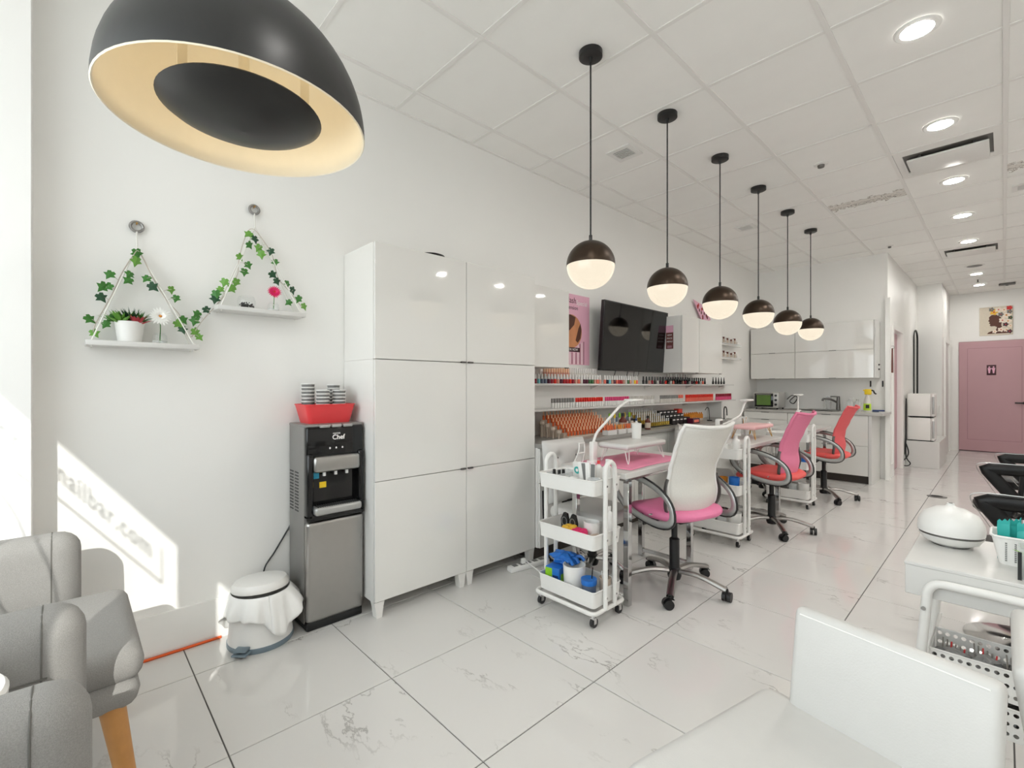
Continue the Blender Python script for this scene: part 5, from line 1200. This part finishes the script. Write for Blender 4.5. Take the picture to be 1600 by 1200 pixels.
bottle('small_bottle', 'small white bottle on the farthest manicure table', (0.90, 6.38, TZ), 0.022, 0.12, 'white_plastic', 'white_plastic', pump=True)

# ------------------------------------------------------------------ three tier trolleys
def trolley(loc, label):
    t = thing('utility_cart', label, 'cart', loc, group='white three tier carts')
    A, B = 0.195, 0.125
    for zt, zb in ((0.751, 0.672), (0.47, 0.392), (0.178, 0.095)):
        b, rim = tub(A-0.006, B-0.006, A, B, zt-zb, 0.004)
        tr_ = b.build('tray', 'white_metal', t, (0, 0, zb)); MB().tube(rim, 0.004, 6, closed=True).build('tray_rim', 'white_metal', tr_)
    ringp = [(sx*A+0.0, sy*B, 0.075) for sx, sy in ((1, 1), (-1, 1), (-1, -1), (1, -1))]
    pts = []
    for cx_, cy_, a0 in ((A-0.02, B-0.0, 0), (-A+0.02, B-0.0, PI/2), (-A+0.02, -B+0.0, PI), (A-0.02, -B+0.0, 1.5*PI)):
        for k in range(6): pts.append((cx_+0.03*math.cos(a0+PI/2*k/5), cy_*0.86+0.03*math.sin(a0+PI/2*k/5), 0.077))
    MB().tube(pts, 0.011, 8, closed=True).build('base_frame', 'white_metal', t)
    for sx in (-1, 1):
        p = [(sx*(A+0.013), -0.042, 0.08), (sx*(A+0.013), -0.042, 0.79)]+[(sx*(A+0.013), -0.042*math.cos(PI*k/10), 0.79+0.052*math.sin(PI*k/10)) for k in range(1, 10)]+[(sx*(A+0.013), 0.042, 0.79), (sx*(A+0.013), 0.042, 0.08)]
        MB().tube(p, 0.0125, 10).build('arch_post', 'white_metal', t)
        bo = MB()
        for zz in (0.72, 0.44, 0.14):
            for yy in (-0.042, 0.042): bo.cyl((sx*(A+0.02), yy, zz), (sx*(A+0.026), yy, zz), 0.006, n=8)
        bo.build('bolt', 'chrome', t)
        for sy in (-1, 1):
            c = MB(); x, y = sx*(A-0.012), sy*(B-0.012)
            c.cyl((x, y, 0.07), (x, y, 0.052), 0.012, n=10); c.box(x-0.014, y-0.012, 0.046, x+0.014, y+0.012, 0.053); c.box(x-0.013, y-0.01, 0.02, x-0.010, y+0.012, 0.05); c.box(x+0.010, y-0.01, 0.02, x+0.013, y+0.012, 0.05)
            ca = c.build('castor', 'chrome', t); MB().cyl((x-0.009, y+0.004, 0.025), (x+0.009, y+0.004, 0.025), 0.025, n=18).build('wheel', 'black_plastic', ca)
    return t
C1 = (1.045, 2.065, 0); C2 = (1.09, 3.84, 0); C3 = (1.14, 5.49, 0)
trolley(C1, 'white three tier cart nearest the viewer, in front of the first table')
trolley(C2, 'white three tier cart between the white and the pink office chairs')
trolley(C3, 'white three tier cart between the pink and the coral office chairs')
T0, T1, T2 = 0.677, 0.397, 0.100
def at(c, x, y, z): return (c[0]+x, c[1]+y, z)
cd = thing('tray_divider', 'clear divider box at the left end of the top cart tray', 'box', at(C1, -0.125, 0.0, T0))
b, rim = tub(0.045, 0.085, 0.047, 0.09, 0.07, 0.003); b.build('box', 'acrylic', cd); MB().tube(rim, 0.002, 6, closed=True).build('rim', 'acrylic', cd)
for k, (x, y) in enumerate(((-0.14, -0.05), (-0.105, -0.045), (-0.10, -0.015))):
    o = polish(*at(C1, x, y, T0+0.003), 'polish_black', 'black_plastic', 'black polish bottle inside the clear divider on the nearest cart', 'black polishes on the nearest cart', 1.1)
pk = thing('wipes_pack', 'white pack with a teal emblem in the top tray of the nearest cart', 'packet', at(C1, -0.02, 0.03, T0), R(-20))
MB().rbox(-0.05, -0.015, 0, 0.05, 0.015, 0.135, 0.008).build('pack', 'white_plastic', pk); MB().prism(ell(0.0, 0.09, 0.03, 0.02, 20), -0.0165, -0.015, 'xz').build('emblem', 'teal', pk); MB().prism(ell(0.0, 0.09, 0.013, 0.009, 14), -0.0172, -0.0155, 'xz').build('emblem_eye', 'ink_white', pk)
for k in range(4):
    fl_ = thing('nail_file', 'white nail file leaning in the top tray of the nearest cart', 'nail file', at(C1, 0.045+0.018*k, -0.02+0.012*(k % 2), T0), group='nail files in the nearest cart')
    fl_.rotation_euler = (R(6*(k % 2)), R(-10+4*k), R(10*k))
    MB().rbox(-0.013, -0.003, 0, 0.013, 0.003, 0.15, 0.002, 1).build('core', 'white_plastic', fl_); MB().box(-0.011, -0.0036, 0.005, 0.011, -0.0031, 0.145).build('grit', 'cup_grey' if k % 2 else 'cup_white', fl_)
bottle('red_cap_bottle', 'white bottle with a red cap in the top tray of the nearest cart', at(C1, 0.08, 0.075, T0), 0.02, 0.15, 'white_plastic', 'red_plastic')
bottle('lotion_pump', 'white lotion pump bottle at the handle end of the nearest cart', at(C1, 0.155, 0.05, T0), 0.027, 0.16, 'white_plastic', 'white_plastic', pump=True)
cylcup('clear_cup', 'clear low cup at the right end of the top cart tray', at(C1, 0.145, -0.055, T0), 0.034, 0.075, 'acrylic')
cylcup('small_tub', 'small white tub at the front of the top cart tray', at(C1, 0.03, -0.085, T0), 0.022, 0.07, 'white_plastic')
carton('red_tab', 'flat red and clear case in the top tray of the nearest cart', at(C1, -0.03, -0.08, T0), (0.06, 0.03, 0.07), 'acrylic', 'red_plastic', R(90))
for k in range(2):
    cl = thing('hair_clip', 'black claw tool standing in the middle tray, %s of two' % ('left' if k == 0 else 'right'), 'tool', at(C1, -0.10+0.06*k, 0.0, T1))
    MB().prism([(-0.02, 0), (0.02, 0), (0.03, 0.07), (0.018, 0.115), (-0.005, 0.12), (-0.026, 0.08)], -0.008, 0.008, 'xz').build('blade', 'black_plastic', cl); MB().tube([(0.018*math.cos(2*PI*q/16), 0.0, 0.07+0.024*math.sin(2*PI*q/16)) for q in range(16)], 0.009, 8, closed=True).build('grip', 'cup_grey', cl)
def ball(name, label, loc, r, m):
    t = thing(name, label, 'sponge', loc); rn = random.Random(int(r*1e6))
    for k in range(5): MB().lathe([(0.0, 0.0), (r*0.5, r*0.12), (r*0.6, r*0.5), (r*0.4, r*0.9), (0.0, r)], 12).build('lobe', m, t, (r*0.6*math.cos(k*1.26), r*0.6*math.sin(k*1.26), rn.uniform(0, r*0.3)))
ball('yellow_puff', 'yellow puff in the middle tray of the nearest cart', at(C1, -0.03, -0.04, T1+0.02), 0.042, 'flower_yellow')
ball('pink_puff', 'hot pink puff in the middle tray of the nearest cart', at(C1, 0.045, -0.05, T1+0.018), 0.042, 'petal_pink')
carton('paper_pack', 'pale folded paper lying in the middle tray of the nearest cart', at(C1, 0.13, -0.02, T1), (0.09, 0.12, 0.035), 'beige', 'canvas')
cylcup('white_bag', 'crumpled white bag in the middle tray of the nearest cart', at(C1, 0.055, 0.045, T1), 0.045, 0.09, 'bag_white', 'bag')
bottle('tall_bottle', 'tall white bottle at the right end of the middle tray', at(C1, 0.15, 0.075, T1), 0.025, 0.19, 'white_plastic', 'white_plastic')
gb = carton('glove_box', 'blue and green glove box in the bottom tray of the nearest cart', at(C1, -0.125, -0.03, T2), (0.09, 0.13, 0.12), 'blue', 'lime', R(8))
MB().box(-0.045, -0.0665, 0.02, -0.0, -0.065, 0.115).build('side_print', 'lime', gb); MB().box(0.005, -0.0665, 0.02, 0.04, -0.065, 0.08).build('side_print', 'navy', gb)
gv_ = thing('blue_gloves', 'crumpled blue gloves spilling out of the glove box', 'gloves', at(C1, -0.10, 0.0, T2+0.121))
def crump(u, v):
    a = 2*PI*u; ph = PI*v
    r = 1+0.22*math.sin(3*a+2*ph)+0.16*math.sin(7*a-3*ph)+0.1*math.sin(11*ph+4*a)
    return (0.075*r*math.sin(ph)*math.cos(a), 0.05*r*math.sin(ph)*math.sin(a), 0.036-0.036*math.cos(ph)*(0.8+0.2*r))
MB().grid(crump, 36, 16).build('glove_bunch', 'blue', gv_, ang=60)
for k in range(3): MB().tube(spline([(0.03, -0.03+0.03*k, 0.035), (0.075, -0.045+0.045*k, 0.05), (0.10, -0.05+0.05*k, 0.03)], 4), 0.010, 8).build('glove_finger', 'blue', gv_)
cylcup('white_bucket', 'large white cup in the bottom tray of the nearest cart', at(C1, 0.0, -0.04, T2), 0.062, 0.155, 'white_plastic', 'cup')
jb = cylcup('blue_jar', 'blue tinted jar with a brush in the bottom tray of the nearest cart', at(C1, 0.115, -0.06, T2), 0.04, 0.115, 'polish_slate', 'jar', 1)
MB().lathe([(0.041, 0.09), (0.042, 0.1), (0.042, 0.118), (0.0, 0.112)], 20).build('blue_rag', 'blue', jb)
cylcup('grey_pouch', 'pale pouch with a white stick at the right end of the bottom tray', at(C1, 0.155, 0.03, T2), 0.032, 0.11, 'beige', 'pouch', 2)
for C, nm in ((C2, 'second'), (C3, 'third')):
    bottle('lotion_pump', 'white pump bottle in the top tray of the %s cart' % nm, at(C, 0.12, 0.02, T0), 0.03, 0.17, 'white_plastic', 'white_plastic', pump=True)
    cylcup('top_cup', 'white cup in the top tray of the %s cart' % nm, at(C, 0.03, 0.0, T0), 0.035, 0.10, 'white_plastic')
    jb = cylcup('dip_jar', 'blue jar in the middle tray of the %s cart' % nm, at(C, 0.12, -0.02, T1), 0.04, 0.12, 'blue', 'jar'); cylcup('brown_jar', 'orange brown jar in the middle tray of the %s cart' % nm, at(C, 0.03, -0.01, T1), 0.036, 0.11, 'amber', 'jar')
    cylcup('large_cup', 'large white cup in the bottom tray of the %s cart' % nm, at(C, 0.125, -0.02, T2), 0.05, 0.14, 'white_plastic'); cylcup('clear_cup', 'clear cup in the bottom tray of the %s cart' % nm, at(C, 0.03, -0.03, T2), 0.04, 0.12, 'acrylic')
carton('grey_case', 'dark grey case in the bottom tray of the third cart', at(C3, -0.07, 0.0, T2), (0.12, 0.16, 0.11), 'polish_darkgrey', 'cup_grey')
carton('tissue_pack', 'white pack in the bottom tray of the second cart', at(C2, -0.08, 0.0, T2), (0.12, 0.12, 0.10), 'white_plastic', 'cup_grey')

# ------------------------------------------------------------------ right foreground
ct = thing('white_console', 'white metal trolley with tube legs at the right edge', 'trolley', (2.466, 1.89, 0))
MB().rbox(0, 0, 0.688, 0.42, 0.44, 0.70, 0.003, 1).build('top', 'satin_white', ct)
MB().rbox(0.002, 0.002, 0.600, 0.418, 0.438, 0.690, 0.002, 1).build('tray_box', 'satin_white', ct)
for yy, nm in ((-0.014, 'f'), (0.452, 'b')):
    p = [(0.005, yy, 0.0), (0.040, yy, 0.42), (0.054, yy, 0.60)]+[(0.09-0.036*math.cos(PI/2*k/6), yy, 0.61+0.045*math.sin(PI/2*k/6)) for k in range(1, 7)]+[(0.20, yy, 0.656), (0.33, yy, 0.655)]+[(0.33+0.036*math.sin(PI/2*k/6), yy, 0.61+0.045*math.cos(PI/2*k/6)) for k in range(1, 7)]+[(0.38, yy, 0.42), (0.415, yy, 0.0)]
    MB().tube(p, 0.0125, 10).build('tube_leg', 'white_metal', ct)
    for x in (0.048, 0.372): MB().cyl((x, yy-0.013, 0.575), (x, yy-0.016, 0.575), 0.006, n=10).build('bolt', 'silver', ct)
for x in (0.052, 0.368): MB().cyl((x, -0.01, 0.40), (x, 0.45, 0.40), 0.006, n=8).build('side_rail', 'white_metal', ct)
def perf(nx, nz, w, h):
    b = MB(); cw, ch = w/nx, h/nz
    for i in range(nx):
        for j in range(nz):
            cx_, cz_ = -w/2+(i+0.5)*cw, (j+0.5)*ch; r = 0.32*min(cw, ch)
            outer = [(cx_+cw/2, cz_), (cx_+cw/2, cz_+ch/2), (cx_, cz_+ch/2), (cx_-cw/2, cz_+ch/2), (cx_-cw/2, cz_), (cx_-cw/2, cz_-ch/2), (cx_, cz_-ch/2), (cx_+cw/2, cz_-ch/2)]
            inner = [(cx_+r*math.cos(PI/4*k), cz_+r*math.sin(PI/4*k)) for k in range(8)]
            b.add([(a, 0, c) for a, c in outer]+[(a, 0, c) for a, c in inner], [(k, (k+1) % 8, 8+(k+1) % 8, 8+k) for k in range(8)])
    return b
pf = perf(16, 3, 0.30, 0.085).mesh('perforated_panel', 'white_metal', smooth=False)
ps_ = perf(8, 3, 0.17, 0.085).mesh('perforated_panel', 'white_metal', smooth=False)
for j, zb in enumerate((0.36, 0.255)):
    k_ = thing('wire_basket', 'white perforated basket on the right trolley, %s of two' % ('upper' if j == 0 else 'lower'), 'basket', (2.676, 1.995, zb), group='perforated baskets')
    for yy in (-0.088, 0.088): solidify(place('perforated_panel', pf, k_, (0, yy, 0)), 0.0015)
    for xx in (-0.152, 0.152): solidify(place('perforated_panel', ps_, k_, (xx, 0, 0), (0, 0, PI/2)), 0.0015)
    MB().box(-0.152, -0.088, -0.004, 0.152, 0.088, 0.0).build('bottom', 'white_metal', k_)
    MB().tube([(-0.152, -0.088, 0.085), (0.152, -0.088, 0.085), (0.152, 0.088, 0.085), (-0.152, 0.088, 0.085)], 0.003, 6, closed=True).build('rim', 'white_metal', k_)
    for q in range(4):
        ob = thing('foil_packet', 'crumpled clear packet of tools in the %s perforated basket, %s' % ('upper' if j == 0 else 'lower', ['leftmost', 'second from left', 'third from left', 'rightmost'][q]), 'packet', (2.676-0.105+0.07*q, 1.995+0.02*(q % 2), zb), group='packets in perforated baskets')
        def cr(u, v, q=q):
            a = 2*PI*u; ph = PI*v; r = 1+0.25*math.sin(5*a+q)+0.2*math.sin(9*ph+3*a)
            return (0.036*r*math.sin(ph)*math.cos(a), 0.05*r*math.sin(ph)*math.sin(a), 0.034-0.03*math.cos(ph))
        MB().grid(cr, 24, 12).build('film', 'grey_jar' if q != 2 else 'polish_darkgrey', ob, ang=25)
        for w in range(6): MB().cyl((0.02-0.008*w, -0.04, 0.03), (0.025-0.01*w, 0.045, 0.055+0.004*w), 0.0022, n=6).build('tool', 'silver' if w % 3 else 'red_plastic', ob)
df = thing('aroma_diffuser', 'white onion shaped aroma diffuser on the right trolley', 'diffuser', (2.555, 2.19, 0.70))
MB().lathe([(0.0, 0.004), (0.062, 0.004), (0.09, 0.016), (0.106, 0.037)], 48).build('base', 'white_plastic', df)
MB().lathe([(0.103, 0.036), (0.104, 0.052)], 48).build('seam_ring', 'dark_steel', df)
MB().lathe([(0.107, 0.044), (0.109, 0.062), (0.105, 0.082), (0.088, 0.107), (0.05, 0.125), (0.02, 0.131), (0.013, 0.136), (0.012, 0.142), (0.0, 0.142)], 48).build('cover', 'white_plastic', df)
MB().lathe([(0.06, 0.0), (0.06, 0.005)], 30).build('foot', 'dark_steel', df)
MB().lathe([(0.007, 0.0), (0.006, 0.001), (0.0, 0.001)], 12).xf(Matrix.Translation((0, 0, 0.1425))).build('mist_hole', 'dark_steel', df)
df.scale = (0.80, 0.80, 1.0)
bk = thing('sachet_basket', 'small white perforated basket of sachets beside the diffuser', 'basket', (2.735, 2.115, 0.70))
b, rim = tub(0.065, 0.05, 0.082, 0.062, 0.085, 0.003); b.build('basket', 'white_plastic', bk); MB().tube(rim, 0.004, 6, closed=True).build('rim', 'white_plastic', bk)
hs = MB()
for i in range(6):
    for j in range(10): 
        x = -0.05+i*0.02; z = 0.012+j*0.006; yy = -0.05-0.012*z/0.085
        hs.box(x-0.0022, yy-0.0012, z, x+0.0022, yy+0.001, z+0.0035)
hs.build('slots', 'cup_grey', bk, smooth=False)
for k, (x, y, m) in enumerate(((-0.055, -0.01, 'teal'), (-0.03, 0.015, 'teal'), (-0.012, -0.012, 'teal'), (0.008, 0.01, 'teal'), (0.03, -0.005, 'leaf_light'), (0.05, 0.015, 'leaf_green'))):
    o = thing('sachet', '%s sachet standing in the small basket, %s' % ({'teal': 'teal', 'leaf_light': 'pale green', 'leaf_green': 'dark green'}[m], ['leftmost', 'second from left', 'third from left', 'fourth from left', 'near the right', 'at the right'][k]), 'sachet', (2.735+x, 2.115+y, 0.704), R([-25, 35, -15, 40, 20, -30][k]))
    def sa(u, v, k=k): return (-0.015+0.030*u, 0.0035*math.sin(PI*u)*math.sin(PI*min(1, v*1.05))+0.002*math.sin(9*v+k), 0.112*v)
    def sb_(u, v): p = sa(u, v); return (p[0], -p[1], p[2])
    q = MB(); q.grid(sa, 6, 10); q.grid(sb_, 6, 10); q.build('pouch', m, o, ang=60)
    MB().prism([(-0.015, 0.108), (0.015, 0.108), (0.015, 0.132), (0.009, 0.122), (0.003, 0.128), (-0.004, 0.119), (-0.010, 0.124), (-0.015, 0.117)], -0.0008, 0.0008, 'xz').build('sealed_top', m, o)
ac = thing('bead_box', 'clear acrylic box of grey beads with a black strip at the right edge', 'box', (2.765, 1.985, 0.70))
b, rim = tub(0.055, 0.05, 0.055, 0.05, 0.085, 0.002); b.build('box', 'acrylic', ac); MB().box(-0.058, -0.056, 0.0, -0.05, -0.05, 0.078).build('edge_strip', 'black_plastic', ac)
rn = random.Random(9); bb = MB()
for k in range(120):
    c = Vector((rn.uniform(-0.045, 0.045), rn.uniform(-0.04, 0.04), rn.uniform(0.008, 0.05))); s = rn.uniform(0.004, 0.007)
    bb.add([c+Vector(d)*s for d in ((1, 0, 0), (-1, 0, 0), (0, 1, 0), (0, -1, 0), (0, 0, 1), (0, 0, -1))], [(0, 2, 4), (2, 1, 4), (1, 3, 4), (3, 0, 4), (2, 0, 5), (1, 2, 5), (3, 1, 5), (0, 3, 5)])
o = bb.build('beads', 'grey_jar', ac); o['kind'] = 'stuff'
lp_ = thing('lime_plant', 'lime green artificial sprig at the right edge above the bead box', 'plant', (2.765, 1.985, 0.752))
blades(26, 0.02, 0.055, 0.009, 0.02, (0, 0, 0.0), 12, 1.2).build('sprig', 'lime', lp_, smooth=False); MB().cyl((0, 0, -0.01), (0, 0, 0.03), 0.004, n=6).build('stem', 'leaf_green', lp_)

def low_chair(loc, rz, label):
    t = thing('low_chair', label, 'chair', loc, rz, group='white low back chairs')     # back at +y, faces -y
    MB().rbox(-0.255, -0.26, 0.41, 0.25, 0.255, 0.508, 0.045, 5).build('seat', 'white_leather', t)
    M = Matrix.Translation((0, 0.225, 0.49)) @ Matrix.Rotation(R(-8), 4, 'X')
    bk_ = MB().rbox(-0.175, -0.022, 0.0, 0.175, 0.022, 0.235, 0.016, 3, M).build('backrest', 'white_leather', t)
    MB().tube([M @ Vector((-0.16, -0.022, 0.22)), M @ Vector((0.16, -0.022, 0.22))], 0.0015, 6).build('piping', 'cup_white', bk_)
    for s in (-1, 1): MB().cyl((s*0.10, 0.21, 0.42), (s*0.10, 0.225, 0.52), 0.01, n=8).build('back_post', 'chrome', t)
    MB().lathe([(0.022, 0.02), (0.022, 0.42)], 16).build('column', 'chrome', t)
    MB().lathe([(0.0, 0.0), (0.20, 0.0), (0.20, 0.008), (0.05, 0.022), (0.0, 0.024)], 36).build('foot_disc', 'chrome', t)
low_chair((2.458, 0.975, 0), R(-12.5), 'white leather low back chair in the bottom right foreground')
low_chair((2.968, 1.45, 0), R(90), 'white leather low back chair at the right edge in front of the perforated baskets')

def salon_stool(loc, zt, label):
    t = thing('salon_stool', label, 'chair', loc, group='black salon chairs')     # backrest plane at y=0, seat beyond
    P_ = [(0.0, zt-0.02), (0.03, zt), (0.27, zt), (0.30, zt-0.03), (0.285, zt-0.13), (0.27, zt-0.25), (0.20, zt-0.27), (0.14, zt-0.23), (0.07, zt-0.12)]
    inn = [(0.05+(a-0.05)*0.0+0, c) for a, c in P_]
    path = spline([(a, 0, c) for a, c in [(0.05, zt-0.038), (0.15, zt-0.036), (0.258, zt-0.038), (0.26, zt-0.13), (0.25, zt-0.25), (0.22, zt-0.265), (0.18, zt-0.22), (0.115, zt-0.13), (0.05, zt-0.038)]], 5)[:-1]
    MB().tube(path, 0.0, 12, closed=True, flat=(0.02, 0.035), upv=(0, 1, 0)).build('backrest', 'black_leather', t)
    edge = spline([(a, -0.012, c) for a, c in [(0.20, zt-0.297), (0.13, zt-0.245), (0.055, zt-0.12), (0.008, zt-0.035), (0.03, zt-0.002), (0.15, zt+0.003), (0.27, zt-0.002), (0.295, zt-0.04)]], 5)
    MB().tube(edge, 0.0022, 6).build('chrome_edge', 'silver', t)
    MB().tube(spline([(0.21, 0.02, zt-0.06), (0.20, 0.03, zt-0.2), (0.18, 0.06, zt-0.32), (0.17, 0.2, 0.42)], 5), 0.014, 8).build('back_stem', 'black_metal', t)
    MB().lathe([(0.0, 0.40), (0.17, 0.40), (0.19, 0.42), (0.19, 0.46), (0.17, 0.475), (0.0, 0.48)], 32, (0.17, 0.26, 0)).build('seat', 'black_leather', t)
    MB().lathe([(0.022, 0.02), (0.022, 0.40)], 14, (0.17, 0.26, 0)).build('column', 'chrome', t)
    MB().lathe([(0.0, 0.0), (0.20, 0.0), (0.20, 0.008), (0.04, 0.022), (0.0, 0.024)], 32, (0.17, 0.26, 0)).build('foot_disc', 'chrome', t)
salon_stool((2.566, 3.05, 0), 0.752, 'black chair back with a triangular opening right behind the sachet basket')
salon_stool((2.552, 4.25, 0), 0.752, 'black chair back with a triangular opening, second from the trolley')
salon_stool((2.625, 5.45, 0), 0.70, 'black chair back partly hidden, farthest of the three black ones')
ft = thing('foot_tray', 'white pedestal tray at the right edge behind the black chairs', 'table', (3.14, 4.66, 0))
MB().rbox(-0.22, -0.16, 0.64, 0.22, 0.16, 0.665, 0.006).build('tray', 'white_plastic', ft); MB().cyl((0, 0, 0.02), (0, 0, 0.64), 0.02, n=12).build('post', 'chrome', ft); MB().lathe([(0.0, 0), (0.18, 0), (0.18, 0.01), (0.0, 0.02)], 28).build('foot', 'chrome', ft)
carton('brown_box', 'brown box on the white pedestal tray at the right edge', (3.0, 4.66, 0.665), (0.12, 0.10, 0.06), 'brown_box', 'ink_dark')
dn = thing('floor_drain', 'flat dark disc on the floor beyond the diffuser', 'floor disc', onfloor := (2.165, 7.05, 0.0))
MB().lathe([(0.0, 0.0), (0.085, 0.0), (0.085, 0.004), (0.0, 0.005)], 28).build('plate', 'dark_steel', dn); MB().lathe([(0.05, 0.005), (0.05, 0.006), (0.0, 0.006)], 24).build('cover', 'dark_gap', dn)
